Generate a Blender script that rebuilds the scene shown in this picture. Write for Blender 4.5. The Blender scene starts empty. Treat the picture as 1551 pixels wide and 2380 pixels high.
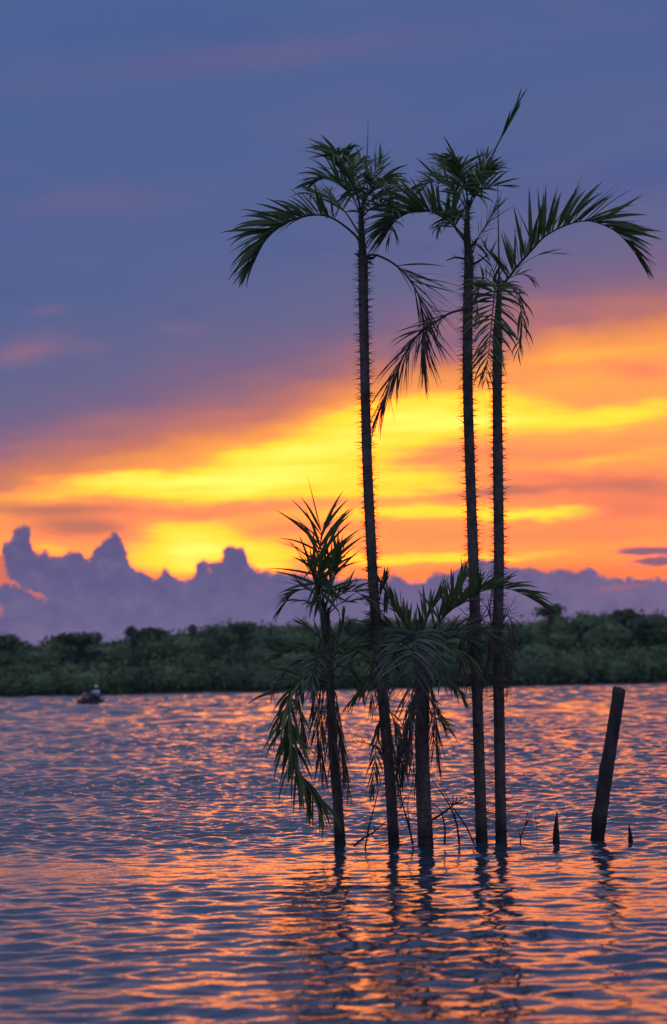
import bpy, bmesh, math, random
import numpy as np
from mathutils import Vector, Matrix, Euler

random.seed(7)
rng = np.random.default_rng(7)
scene = bpy.context.scene
C = scene.collection
R = math.radians

# ---------------------------------------------------------------- camera
CAM_H = 1.5                       # eye height above the water, metres
FPX = 5625.0                      # focal length in survey pixels (frame 1551 x 2380)
PITCH, ROLL = R(3.98), R(1.22)
F = Vector((0, math.cos(PITCH), math.sin(PITCH)))
U0 = Vector((0, -math.sin(PITCH), math.cos(PITCH)))
X0 = Vector((1, 0, 0))
RIGHT = X0 * math.cos(ROLL) - U0 * math.sin(ROLL)
UP = U0 * math.cos(ROLL) + X0 * math.sin(ROLL)
cam_d = bpy.data.cameras.new('camera')
cam = bpy.data.objects.new('camera', cam_d)
C.objects.link(cam)
m = Matrix((RIGHT, UP, -F)).transposed().to_4x4()
m.translation = Vector((0, 0, CAM_H))
cam.matrix_world = m
cam_d.sensor_fit = 'VERTICAL'
cam_d.sensor_width = 36
cam_d.sensor_height = 36
cam_d.lens = 36 * FPX / 2380
cam_d.clip_start = 0.1
cam_d.clip_end = 20000
cam_d.dof.use_dof = True
cam_d.dof.focus_distance = 21.9
cam_d.dof.aperture_fstop = 2.5
scene.camera = cam


def ray(x, y):
    return (F + RIGHT * ((x - 775.5) / FPX) + UP * ((1190 - y) / FPX))


def at(x, y, Y):
    """survey point -> world point at forward distance Y metres"""
    d = ray(x, y)
    return Vector((0, 0, CAM_H)) + d * (Y / d.y)


# ---------------------------------------------------------------- world / sky
SUN_AZ, SUN_EL = 1.0, 4.0
world = bpy.data.worlds.new('World')
scene.world = world
world.use_nodes = True
wt = world.node_tree
wt.nodes.clear()


class S:
    """tiny expression wrapper round shader sockets"""
    def __init__(s, sock): s.s = sock
    def __add__(a, b): return mth('ADD', a, b)
    def __radd__(a, b): return mth('ADD', a, b)
    def __sub__(a, b): return mth('SUBTRACT', a, b)
    def __rsub__(a, b): return mth('SUBTRACT', b, a)
    def __mul__(a, b): return mth('MULTIPLY', a, b)
    def __rmul__(a, b): return mth('MULTIPLY', a, b)
    def __truediv__(a, b): return mth('DIVIDE', a, b)


def put(nt, inp, v):
    if isinstance(v, S):
        nt.links.new(v.s, inp)
    else:
        inp.default_value = v


def mth(op, a, b=None, c=None, clamp=False):
    n = wt.nodes.new('ShaderNodeMath')
    n.operation = op
    n.use_clamp = clamp
    put(wt, n.inputs[0], a)
    if b is not None:
        put(wt, n.inputs[1], b)
    if c is not None:
        put(wt, n.inputs[2], c)
    return S(n.outputs[0])


def sstep(x, a, b):
    n = wt.nodes.new('ShaderNodeMapRange')
    n.interpolation_type = 'SMOOTHSTEP'
    put(wt, n.inputs['Value'], x)
    n.inputs['From Min'].default_value = a
    n.inputs['From Max'].default_value = b
    return S(n.outputs['Result'])


def lin(c):
    r = []
    for v in c[:3]:
        v /= 255
        r.append(v / 12.92 if v <= .04045 else ((v + .055) / 1.055) ** 2.4)
    return (r[0], r[1], r[2], 1)


def mix(f, a, b):
    n = wt.nodes.new('ShaderNodeMix')
    n.data_type = 'RGBA'
    put(wt, n.inputs[0], f)
    put(wt, n.inputs[6], a)
    put(wt, n.inputs[7], b)
    return S(n.outputs[2])


def ramp(x, stops, a, b, mode='LINEAR'):
    """stops: (position, sRGB)"""
    t = mth('DIVIDE', x - a, b - a, clamp=True)
    n = wt.nodes.new('ShaderNodeValToRGB')
    n.color_ramp.interpolation = mode
    e = n.color_ramp.elements
    while len(e) < len(stops):
        e.new(0.5)
    for k, (p, c) in enumerate(stops):
        e[k].position = (p - a) / (b - a)
        e[k].color = lin(c)
    put(wt, n.inputs[0], t)
    return S(n.outputs[0])


def fcurve(x, pts, a, b):
    """piecewise curve y(x) through pts, flat outside [a, b]"""
    ys = [p[1] for p in pts]
    lo, hi = min(ys), max(ys)
    t = mth('DIVIDE', x - a, b - a, clamp=True)
    n = wt.nodes.new('ShaderNodeFloatCurve')
    cv = n.mapping.curves[0]
    P = [((p[0] - a) / (b - a), (p[1] - lo) / (hi - lo)) for p in pts]
    cv.points[0].location = P[0]
    cv.points[1].location = P[-1]
    for p in P[1:-1]:
        cv.points.new(*p)
    for q in cv.points:
        q.handle_type = 'AUTO_CLAMPED'
    n.mapping.update()
    put(wt, n.inputs['Value'], t)
    return S(n.outputs[0]) * (hi - lo) + lo


def noise(u, v, su, sv, detail=3, rough=.5, seed=0.0, dim='3D'):
    n = wt.nodes.new('ShaderNodeTexNoise')
    n.noise_dimensions = '2D'
    n.inputs['Scale'].default_value = 1
    n.inputs['Detail'].default_value = detail
    n.inputs['Roughness'].default_value = rough
    cx = wt.nodes.new('ShaderNodeCombineXYZ')
    put(wt, cx.inputs[0], u / su + seed * 17.3)
    put(wt, cx.inputs[1], v / sv + seed * 31.7)
    pass
    wt.links.new(cx.outputs[0], n.inputs['Vector'])
    return S(n.outputs['Fac']) - 0.5


PD = FPX * math.pi / 180          # survey pixels per degree


def sky_uv(x, y):
    d = ray(x, y).normalized()
    return 775 + PD * math.degrees(math.atan2(d.x, d.y)), 1581 - PD * math.degrees(math.asin(d.z))


_shear = {}


def vecmath(op, a, b, c=None):
    n = wt.nodes.new('ShaderNodeVectorMath')
    n.operation = op
    put(wt, n.inputs[0], a)
    put(wt, n.inputs[1], b)
    if c is not None:
        put(wt, n.inputs[2], c)
    return S(n.outputs['Value'] if op == 'DOT_PRODUCT' else n.outputs['Vector'])


def gauss(u, v, x, y, L, w, slope=0.0):
    """soft oriented streak of cloud centred on azimuth/elevation (x, y)"""
    cu, cv = sky_uv(x, y)
    mm = round(slope * 20) / 20 + math.tan(ROLL) * (L > 40)
    key = (id(u), id(v), mm)
    if key not in _shear:
        cx = wt.nodes.new('ShaderNodeCombineXYZ')
        put(wt, cx.inputs[0], u)
        put(wt, cx.inputs[1], v - u * mm if mm else v)
        _shear[key] = (S(cx.outputs[0]), u, v)
    p = vecmath('MULTIPLY_ADD', _shear[key][0], (1 / L, 1 / w, 0), (-cu / L, -(cv - mm * cu) / w, 0))
    return mth('POWER', 1 / math.e, vecmath('DOT_PRODUCT', p, p))


def S_col(x):
    n = wt.nodes.new('ShaderNodeCombineColor')
    for k in range(3):
        put(wt, n.inputs[k], x)
    return S(n.outputs[0])


tc = wt.nodes.new('ShaderNodeTexCoord')
sep = wt.nodes.new('ShaderNodeSeparateXYZ')
wt.links.new(tc.outputs['Generated'], sep.inputs[0])
dx, dy, dz = S(sep.outputs[0]), S(sep.outputs[1]), S(sep.outputs[2])
u = mth('ARCTAN2', dx, dy) * (PD * 180 / math.pi) + 775.0     # azimuth
v = 1581.0 - mth('ARCSINE', dz) * (PD * 180 / math.pi)        # elevation, downwards

# wind-drawn warp of the high cloud sheet
wu = u + noise(u, v, 420, 150, 3, .55, 1.3) * 150
wv = v + noise(u, v, 420, 120, 4, .55, 7.7) * 70 + noise(u, v, 130, 34, 3, .55, 2.1) * 20

# lower edge of the dark cloud deck: everything under it glows
edge = [(-3500, 1420), (-1800, 1330), (-700, 1230), (-200, 1170)]
for p in [(0, 1138), (150, 1108), (320, 1066), (420, 1024), (600, 980), (720, 943), (840, 900), (980, 872),
          (1100, 845), (1210, 812), (1330, 782), (1440, 765), (1551, 755)]:
    edge.append(sky_uv(*p))
edge += [(1900, 760), (2600, 900), (3600, 1200), (5000, 1420)]
s = wv - fcurve(wu, edge, -3500, 5000)

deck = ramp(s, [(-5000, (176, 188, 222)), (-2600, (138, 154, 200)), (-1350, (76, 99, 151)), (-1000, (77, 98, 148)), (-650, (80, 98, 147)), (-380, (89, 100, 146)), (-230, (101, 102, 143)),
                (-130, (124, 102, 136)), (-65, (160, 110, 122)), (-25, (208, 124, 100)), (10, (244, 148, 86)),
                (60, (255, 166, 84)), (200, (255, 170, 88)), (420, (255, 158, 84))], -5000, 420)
# faint mauve mottling of the deck
mott = noise(u, v, 700, 190, 4, .55, 4.2)
deck = mix(sstep(mott, 0.0, .35) * sstep(s, 40, -60) * .4, deck, lin((112, 103, 144)))
deck = mix(sstep(mott, -0.03, -.3) * sstep(s, 40, -60) * .5, deck, lin((74, 90, 148)))
warm = [(50, 810, 90, 28, -.2, .26), (220, 800, 60, 16, 0, .1), (440, 770, 60, 16, 0, .08), (110, 715, 50, 14, 0, .1),
        (250, 985, 330, 30, -.15, .16), (520, 965, 240, 26, -.15, .34), (1380, 705, 200, 24, -.1, .25), (190, 480, 220, 30, -.1, .06),
        (640, 130, 420, 40, -.1, .07), (90, 1050, 140, 22, 0, .22), (1000, 760, 300, 40, -.25, .12)]
acc = 0.0
for (x, y, L, w, sl, a) in warm:
    acc = mth('MULTIPLY_ADD', gauss(wu, wv, x, y, L, w, sl), a, acc)
deck = mix(mth('MINIMUM', acc, .8), deck, lin((212, 124, 106)))

dim = 0.0
for (x, y, L, w, sl, a) in [(190, 1228, 190, 34, 0, 1.0), (420, 1182, 330, 15, 0, .5), (60, 1185, 200, 18, 0, .6), (1040, 1062, 150, 24, 0, .55), (680, 1165, 260, 12, 0, .4), (1080, 1150, 200, 12, 0, .35),
                            (980, 1150, 200, 14, 0, .38), (1470, 1135, 260, 40, 0, .85), (1180, 1235, 380, 16, 0, .35),
                            (1490, 868, 90, 22, 0, .6), (1300, 1045, 200, 22, 0, .45), (1150, 1140, 160, 16, 0, .4), (1400, 925, 160, 16, -.1, .2), (1240, 880, 140, 26, -.2, .25),
                            (700, 1228, 170, 16, 0, .4), (1450, 1195, 230, 28, 0, .6), (1260, 1105, 200, 16, 0, .35), (1510, 1010, 120, 14, -.05, .3), (1420, 1255, 180, 14, 0, .4)]:
    dim = mth('MULTIPLY_ADD', gauss(wu, wv, x, y, L, w, sl), a, dim)
inside = sstep(s, -10, 60)
deck = mix(mth('MINIMUM', dim, .9) * inside, deck, lin((186, 114, 100)))
# the lit sheet is far brighter in red than in blue, as low sunlight is
deck = vecmath('MULTIPLY_ADD', S_col(sstep(s, 15, 130) * (1.0 - mth('MINIMUM', dim, 1.0))), (.9, .02, 0), deck)
red = gauss(wu, wv, 1250, 1338, 520, 15) * .8 + gauss(wu, wv, 1500, 1320, 300, 30) * .5 + gauss(wu, wv, 60, 1300, 120, 26) * .4
deck = mix(mth('MINIMUM', red, .9), deck, (1.0, .215, .07, 1))

yel = 0.0
for (x, y, L, w, sl, a) in [(300, 1124, 400, 22, -.05, 1.1), (600, 1092, 300, 36, -.15, 1.1), (790, 1030, 230, 46, -.15, 1.0),
                            (985, 965, 200, 44, -.1, 1.15), (1120, 975, 150, 40, -.05, .6), (800, 1132, 280, 30, 0, .9), (1000, 1080, 170, 40, 0, .12),
                            (960, 1192, 270, 19, 0, .95), (1330, 968, 230, 26, -.05, .8), (1240, 1196, 120, 13, 0, .75), (1500, 940, 120, 22, -.1, .4),
                            (450, 1268, 115, 42, 0, 1.6), (420, 1305, 95, 30, 0, 1.1), (600, 1262, 130, 24, .1, .7), (480, 1220, 110, 18, 0, .5),
                            (620, 1308, 60, 24, 0, .9), (960, 1290, 240, 17, 0, 1.0), (1200, 1300, 220, 10, 0, .35), (820, 1240, 130, 16, 0, .4),
                            (1430, 1060, 180, 22, -.1, .4), (1380, 830, 210, 30, -.1, .35), (120, 1285, 70, 16, 0, .5), (930, 1105, 130, 24, 0, .6)]:
    yel = mth('MULTIPLY_ADD', gauss(wu, wv, x, y, L, w, sl), a, yel)
yel = yel * (1.0 + noise(u, v, 340, 24, 5, .6, 9.1) * 1.7)
deck = mix(sstep(yel, .12, .92) * inside, deck, (3.6, .79, .05, 1))
glow = mth('MAXIMUM', yel - .85, 0.0) * .8
deck = mix(mth('MINIMUM', glow, 1.0) * inside, deck, (3.9, 1.02, .15, 1))

# thin slate streaks low on the right
st = 0.0
v_st = v + noise(u, v, 60, 20, 2, .6, 5.5) * 14
for (x, y, L, w, a) in [(1505, 1281, 80, 9, 1.3), (1530, 1306, 70, 8, 1.2), (1290, 1322, 60, 3, .5), (1440, 1318, 90, 3, .5), (1700, 1295, 150, 10, 1.0)]:
    st = mth('MULTIPLY_ADD', gauss(wu, v_st, x, y, L, w), a, st)
deck = mix(sstep(st, .2, .9) * .9, deck, lin((104, 92, 128)))

# cumulus bank along the horizon
prof = [(0, 1292), (6, 1268), (16, 1256), (30, 1238), (40, 1226), (58, 1222), (69, 1230), (75, 1274), (88, 1286), (105, 1281), (118, 1294), (140, 1292),
        (165, 1281), (188, 1282), (204, 1300), (214, 1280), (232, 1260), (248, 1246), (262, 1241), (280, 1246), (291, 1272), (300, 1304), (318, 1322),
        (340, 1327), (362, 1342), (372, 1336), (382, 1322), (398, 1336), (424, 1348), (440, 1342), (452, 1328), (462, 1308), (480, 1300), (496, 1305),
        (512, 1300), (522, 1280), (538, 1268), (560, 1267), (574, 1288), (590, 1322), (640, 1328), (700, 1334), (770, 1344), (850, 1346), (905, 1342),
        (918, 1334), (932, 1346), (975, 1350), (1000, 1336), (1050, 1326), (1100, 1308), (1140, 1300), (1170, 1306), (1205, 1324), (1235, 1316), (1270, 1330),
        (1310, 1324), (1345, 1336), (1356, 1322), (1380, 1328), (1410, 1340), (1460, 1342), (1551, 1348)]
prof = [sky_uv(*p) for p in prof]
bu = u + noise(u, v, 26, 26, 4, .65, 3.3) * 20
bank_top = fcurve(bu, prof, prof[0][0], prof[-1][0])
b = v - bank_top + noise(u, v, 40, 32, 5, .74, 6.1) * 46 + (sstep(u, 1560, 1900) + sstep(u, -10, -300)) * noise(u, v, 240, 400, 2, .5, 8.1) * 90
bank = ramp(v + noise(u, v, 160, 60, 3, .55, 14.2) * 60, [(1240, (98, 90, 132)), (1330, (100, 94, 138)), (1420, (108, 101, 142)), (1500, (120, 107, 148)), (1600, (136, 118, 160))], 1240, 1600)
bank = mix(sstep(u, 400, 1300) * .4, bank, lin((130, 106, 142)))
bill = noise(u, v, 58, 42, 5, .62, 15.5)
bank = mix(sstep(bill, .0, .2) * .32, bank, lin((130, 114, 152)))
bank = mix(sstep(bill, .0, -.2) * .32, bank, lin((84, 82, 128)))
pink = 0.0
v_pk = v + noise(u, v, 16, 16, 3, .65, 1.7) * 34
for (x, y, L, w, sl, a) in [(0, 1322, 14, 36, 0, 1.1), (22, 1352, 26, 7, .3, 1.0), (84, 1382, 26, 8, .5, .8), (-5, 1420, 22, 24, 0, .5), (1300, 1362, 90, 10, 0, .25),
                            (488, 1326, 14, 6, .5, .5), (1450, 1365, 110, 14, -.15, .35)]:
    pink = mth('MULTIPLY_ADD', gauss(bu, v_pk, x, y, L, w, sl), a, pink)
bank = mix(sstep(pink, .15, .8) * .9, bank, lin((226, 118, 92)))
rim = mth('POWER', 1 / math.e, (b / 7.0) * (b / 7.0)) * sstep(noise(u, v, 30, 30, 2, .5, 12.0), -.05, .12)
bank = mix(rim * (sstep(u, 800, 500) * .6 + .35), bank, lin((252, 132, 74)))
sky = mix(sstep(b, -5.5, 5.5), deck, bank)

nish = wt.nodes.new('ShaderNodeTexSky')
nish.sky_type = 'NISHITA'
nish.sun_disc = False
nish.sun_elevation = R(SUN_EL)
nish.sun_rotation = R(SUN_AZ)
sc_n = wt.nodes.new('ShaderNodeVectorMath')
sc_n.operation = 'SCALE'
wt.links.new(nish.outputs[0], sc_n.inputs[0])
sc_n.inputs['Scale'].default_value = 0.05
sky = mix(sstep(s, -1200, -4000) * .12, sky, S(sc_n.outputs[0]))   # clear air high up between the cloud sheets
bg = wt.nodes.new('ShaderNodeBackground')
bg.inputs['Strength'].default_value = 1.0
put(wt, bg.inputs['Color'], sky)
wo = wt.nodes.new('ShaderNodeOutputWorld')
wt.links.new(bg.outputs[0], wo.inputs[0])
world.cycles.sampling_method = 'NONE'
world.cycles.sample_map_resolution = 512

# ---------------------------------------------------------------- sun (veiled by the cloud sheet)
sun_d = bpy.data.lights.new('sun', 'SUN')
sun_d.energy = 0.02
sun_d.angle = R(30)
sun_d.color = (1.0, .58, .24)
sun = bpy.data.objects.new('sun', sun_d)
C.objects.link(sun)
sd = Vector((math.sin(R(SUN_AZ)) * math.cos(R(SUN_EL)), math.cos(R(SUN_AZ)) * math.cos(R(SUN_EL)), math.sin(R(SUN_EL))))
sun.rotation_euler = sd.to_track_quat('Z', 'Y').to_euler()
sun.location = sd * 60 + Vector((0, 0, 20))

vs = scene.view_settings
vs.view_transform = 'Standard'
vs.look = 'None'
vs.exposure = 0.0
vs.gamma = 1.0
scene.render.engine = 'CYCLES'
scene.cycles.use_denoising = True
scene.cycles.max_bounces = 6

# ---------------------------------------------------------------- helpers


def tag(o, label=None, cat=None, group=None, kind=None):
    if label: o['label'] = label
    if cat: o['category'] = cat
    if group: o['group'] = group
    if kind: o['kind'] = kind
    return o


def mesh_obj(name, verts, faces, mat, parent=None, smooth=True, uvs=None):
    me = bpy.data.meshes.new(name)
    me.from_pydata([tuple(p) for p in verts], [], faces)
    if smooth:
        me.polygons.foreach_set('use_smooth', [True] * len(me.polygons))
    me.update()
    if mat:
        me.materials.append(mat)
    o = bpy.data.objects.new(name, me)
    C.objects.link(o)
    if parent:
        o.parent = parent
    return o


def empty(name, loc):
    o = bpy.data.objects.new(name, None)
    o.location = loc
    o.empty_display_size = .2
    C.objects.link(o)
    return o


def catmull(pts, n):
    """smooth resample of a 3-D polyline to n points"""
    P = [Vector(p) for p in pts]
    P = [P[0] * 2 - P[1]] + P + [P[-1] * 2 - P[-2]]
    out = []
    for i in range(1, len(P) - 2):
        for k in range(24):
            t = k / 24
            p0, p1, p2, p3 = P[i - 1:i + 3]
            out.append(.5 * ((2 * p1) + (p2 - p0) * t + (2 * p0 - 5 * p1 + 4 * p2 - p3) * t * t + (3 * p1 - p0 - 3 * p2 + p3) * t ** 3))
    out.append(P[-2])
    L = [0]
    for a, b_ in zip(out, out[1:]):
        L.append(L[-1] + (b_ - a).length)
    res, j = [], 0
    for k in range(n):
        d = L[-1] * k / (n - 1)
        while j < len(L) - 2 and L[j + 1] < d:
            j += 1
        t = (d - L[j]) / max(1e-9, L[j + 1] - L[j])
        res.append(out[j].lerp(out[j + 1], t))
    return res, L[-1]


def tube(path, radii, seg=8, ragged=0.0, cap=True, rnd=random):
    """verts, faces of a tube round path"""
    verts, faces = [], []
    n = len(path)
    ref = Vector((0, 1, 0.01))
    for i, p in enumerate(path):
        t = (path[min(i + 1, n - 1)] - path[max(i - 1, 0)]).normalized()
        a = t.cross(ref)
        if a.length < .1:
            a = t.cross(Vector((1, 0, 0)))
        a.normalize()
        b_ = t.cross(a)
        for k in range(seg):
            th = 2 * math.pi * k / seg
            r = radii[i] * (1 + ragged * (rnd.random() - .5))
            verts.append(p + a * math.cos(th) * r + b_ * math.sin(th) * r)
    for i in range(n - 1):
        for k in range(seg):
            faces.append((i * seg + k, i * seg + (k + 1) % seg, (i + 1) * seg + (k + 1) % seg, (i + 1) * seg + k))
    if cap:
        faces.append(tuple(range(seg))[::-1])
        faces.append(tuple((n - 1) * seg + k for k in range(seg)))
    return verts, faces


class MB:
    def __init__(s): s.v, s.f = [], []
    def add(s, v_, f_):
        o = len(s.v)
        s.v += list(v_)
        s.f += [tuple(i + o for i in q) for q in f_]


def material(name, build):
    mt = bpy.data.materials.new(name)
    mt.use_nodes = True
    nt = mt.node_tree
    nt.nodes.clear()
    out = nt.nodes.new('ShaderNodeOutputMaterial')
    p = nt.nodes.new('ShaderNodeBsdfPrincipled')
    nt.links.new(p.outputs[0], out.inputs[0])
    build(nt, p, out)
    return mt


def two_tone(nt, scale, c1, c2, detail=4, coord='Object', stretch=(1, 1, 1), lo=.35, hi=.65, rough=.55):
    tcn = nt.nodes.new('ShaderNodeTexCoord')
    mp = nt.nodes.new('ShaderNodeMapping')
    mp.inputs['Scale'].default_value = stretch
    nz = nt.nodes.new('ShaderNodeTexNoise')
    nz.inputs['Scale'].default_value = scale
    nz.inputs['Detail'].default_value = detail
    nz.inputs['Roughness'].default_value = rough
    rp = nt.nodes.new('ShaderNodeValToRGB')
    rp.color_ramp.elements[0].position = lo
    rp.color_ramp.elements[1].position = hi
    rp.color_ramp.elements[0].color = (*c1, 1)
    rp.color_ramp.elements[1].color = (*c2, 1)
    nt.links.new(tcn.outputs[coord], mp.inputs[0])
    nt.links.new(mp.outputs[0], nz.inputs['Vector'])
    nt.links.new(nz.outputs['Fac'], rp.inputs[0])
    return rp.outputs[0], nz.outputs['Fac']


def leaf_mat(name, c1, c2, trans=.35, rough=.45):
    def b_(nt, p, out):
        oi = nt.nodes.new('ShaderNodeObjectInfo')
        mx = nt.nodes.new('ShaderNodeMix')
        mx.data_type = 'RGBA'
        mx.inputs[6].default_value = (*c1, 1)
        mx.inputs[7].default_value = (*c2, 1)
        gi = nt.nodes.new('ShaderNodeNewGeometry')
        ad = nt.nodes.new('ShaderNodeMath')
        ad.operation = 'ADD'
        nt.links.new(oi.outputs['Random'], ad.inputs[0])
        nt.links.new(gi.outputs['Random Per Island'], ad.inputs[1])
        fr_ = nt.nodes.new('ShaderNodeMath')
        fr_.operation = 'FRACT'
        nt.links.new(ad.outputs[0], fr_.inputs[0])
        nt.links.new(fr_.outputs[0], mx.inputs[0])
        nt.links.new(mx.outputs[2], p.inputs['Base Color'])
        p.inputs['Roughness'].default_value = rough
        p.inputs['Specular IOR Level'].default_value = .4
        tr = nt.nodes.new('ShaderNodeBsdfTranslucent')
        nt.links.new(mx.outputs[2], tr.inputs[0])
        ms = nt.nodes.new('ShaderNodeMixShader')
        ms.inputs[0].default_value = trans
        nt.links.new(p.outputs[0], ms.inputs[1])
        nt.links.new(tr.outputs[0], ms.inputs[2])
        nt.links.new(ms.outputs[0], out.inputs[0])
    return material(name, b_)


def bark_mat(name, c1, c2, scale=14, stretch=(1, 1, .35), bump=.5, rough=.85, lichen=None, wet=False):
    def b_(nt, p, out):
        col, fac = two_tone(nt, scale, c1, c2, 6, stretch=stretch, rough=.65)
        if lichen:
            _, f2 = two_tone(nt, 2.2, c1, c2, 4, stretch=(1, 1, .6))
            mr = nt.nodes.new('ShaderNodeMapRange')
            mr.inputs['From Min'].default_value = .52
            mr.inputs['From Max'].default_value = .66
            mr.inputs['To Max'].default_value = .6
            nt.links.new(f2, mr.inputs['Value'])
            mx = nt.nodes.new('ShaderNodeMix')
            mx.data_type = 'RGBA'
            nt.links.new(mr.outputs[0], mx.inputs[0])
            nt.links.new(col, mx.inputs[6])
            mx.inputs[7].default_value = (*lichen, 1)
            col = mx.outputs[2]
        if wet:
            tcw = nt.nodes.new('ShaderNodeTexCoord')
            sx = nt.nodes.new('ShaderNodeSeparateXYZ')
            nt.links.new(tcw.outputs['Object'], sx.inputs[0])
            md = nt.nodes.new('ShaderNodeMath')
            md.operation = 'MULTIPLY_ADD'
            nt.links.new(fac, md.inputs[0])
            md.inputs[1].default_value = -.25
            nt.links.new(sx.outputs[2], md.inputs[2])
            mr = nt.nodes.new('ShaderNodeMapRange')
            mr.inputs['From Min'].default_value = -.02
            mr.inputs['From Max'].default_value = .10
            mr.inputs['To Min'].default_value = .35
            nt.links.new(md.outputs[0], mr.inputs['Value'])
            vm = nt.nodes.new('ShaderNodeVectorMath')
            vm.operation = 'SCALE'
            nt.links.new(col, vm.inputs[0])
            nt.links.new(mr.outputs[0], vm.inputs['Scale'])
            col = vm.outputs[0]
        nt.links.new(col, p.inputs['Base Color'])
        p.inputs['Roughness'].default_value = rough
        p.inputs['Specular IOR Level'].default_value = .25
        bp = nt.nodes.new('ShaderNodeBump')
        bp.inputs['Strength'].default_value = bump
        bp.inputs['Distance'].default_value = .01
        nt.links.new(fac, bp.inputs['Height'])
        nt.links.new(bp.outputs[0], p.inputs['Normal'])
    return material(name, b_)


M = {}
M['leaf'] = leaf_mat('palm_leaf', (.095, .145, .045), (.135, .185, .060), .3)
M['leaf_old'] = leaf_mat('old_palm_leaf', (.085, .115, .070), (.130, .160, .100), .25)
M['leaf_dead'] = leaf_mat('dead_palm_leaf', (.110, .080, .064), (.170, .120, .090), .2, .8)
M['rachis'] = bark_mat('leaf_stalk', (.060, .075, .040), (.095, .095, .055), 20)
M['rachis_dead'] = bark_mat('dead_leaf_stalk', (.070, .052, .042), (.110, .085, .066), 20)
M['trunk'] = bark_mat('palm_bark', (.085, .060, .050), (.195, .150, .125), 16, (1, 1, .5), .8, lichen=(.24, .22, .21), wet=True)
M['spine'] = bark_mat('spines', (.030, .024, .022), (.060, .046, .040), 30)
M['wood'] = bark_mat('wet_dead_wood', (.045, .038, .036), (.105, .088, .080), 12, (1, 1, .2), 1.0, wet=True)
M['twig'] = bark_mat('dead_twig', (.035, .028, .026), (.065, .052, .046), 20)
M['soil'] = bark_mat('shore_mud', (.030, .030, .020), (.060, .055, .035), .4, (1, 1, 1))


def forest_mat(name, c1, c2, scale):
    def b_(nt, p, out):
        col, fac = two_tone(nt, scale, c1, c2, 3, lo=.4, hi=.62)
        nt.links.new(col, p.inputs['Base Color'])
        p.inputs['Roughness'].default_value = .7
        p.inputs['Specular IOR Level'].default_value = .3
    return material(name, b_)


M['forest'] = forest_mat('forest_leaves', (.072, .112, .044), (.118, .178, .056), .09)
M['canopy'] = forest_mat('canopy_leaves', (.085, .118, .058), (.125, .165, .070), .12)
M['forest_bark'] = forest_mat('forest_bark', (.06, .05, .045), (.09, .08, .07), 1.0)


def water_mat():
    def b_(nt, p, out):
        p.inputs['Base Color'].default_value = (.032, .048, .078, 1)
        p.inputs['Roughness'].default_value = .04
        p.inputs['IOR'].default_value = 1.333
        p.inputs['Specular IOR Level'].default_value = .44
        geo = nt.nodes.new('ShaderNodeNewGeometry')
        mp = nt.nodes.new('ShaderNodeMapping')
        mp.inputs['Rotation'].default_value = (0, 0, R(-8))
        mp.inputs['Scale'].default_value = (.8, 1, 1)
        nt.links.new(geo.outputs['Position'], mp.inputs[0])
        n1 = nt.nodes.new('ShaderNodeTexNoise')
        n1.inputs['Scale'].default_value = 14.0
        n1.inputs['Detail'].default_value = 2
        n1.inputs['Roughness'].default_value = .45
        nt.links.new(mp.outputs[0], n1.inputs['Vector'])
        bp = nt.nodes.new('ShaderNodeBump')
        bp.inputs['Strength'].default_value = .35
        bp.inputs['Distance'].default_value = .010
        nt.links.new(n1.outputs['Fac'], bp.inputs['Height'])
        # choppier water farther out from the sheltered shallows
        sx = nt.nodes.new('ShaderNodeSeparateXYZ')
        nt.links.new(geo.outputs['Position'], sx.inputs[0])
        mr = nt.nodes.new('ShaderNodeMapRange')
        mr.inputs['From Min'].default_value = 150
        mr.inputs['From Max'].default_value = 330
        mr.inputs['To Max'].default_value = 1.0
        nt.links.new(sx.outputs[1], mr.inputs['Value'])
        n2 = nt.nodes.new('ShaderNodeTexNoise')
        n2.inputs['Scale'].default_value = 2.0
        n2.inputs['Detail'].default_value = 3
        nt.links.new(mp.outputs[0], n2.inputs['Vector'])
        b2 = nt.nodes.new('ShaderNodeBump')
        b2.inputs['Distance'].default_value = .16
        nt.links.new(mr.outputs[0], b2.inputs['Strength'])
        nt.links.new(n2.outputs['Fac'], b2.inputs['Height'])
        nt.links.new(bp.outputs[0], b2.inputs['Normal'])
        nt.links.new(b2.outputs[0], p.inputs['Normal'])
    return material('rippled_water', b_)


M['water'] = water_mat()

# ---------------------------------------------------------------- water: one rippled sheet, finer where the ripples can be seen
SHORE_Y = 386.0


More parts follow.
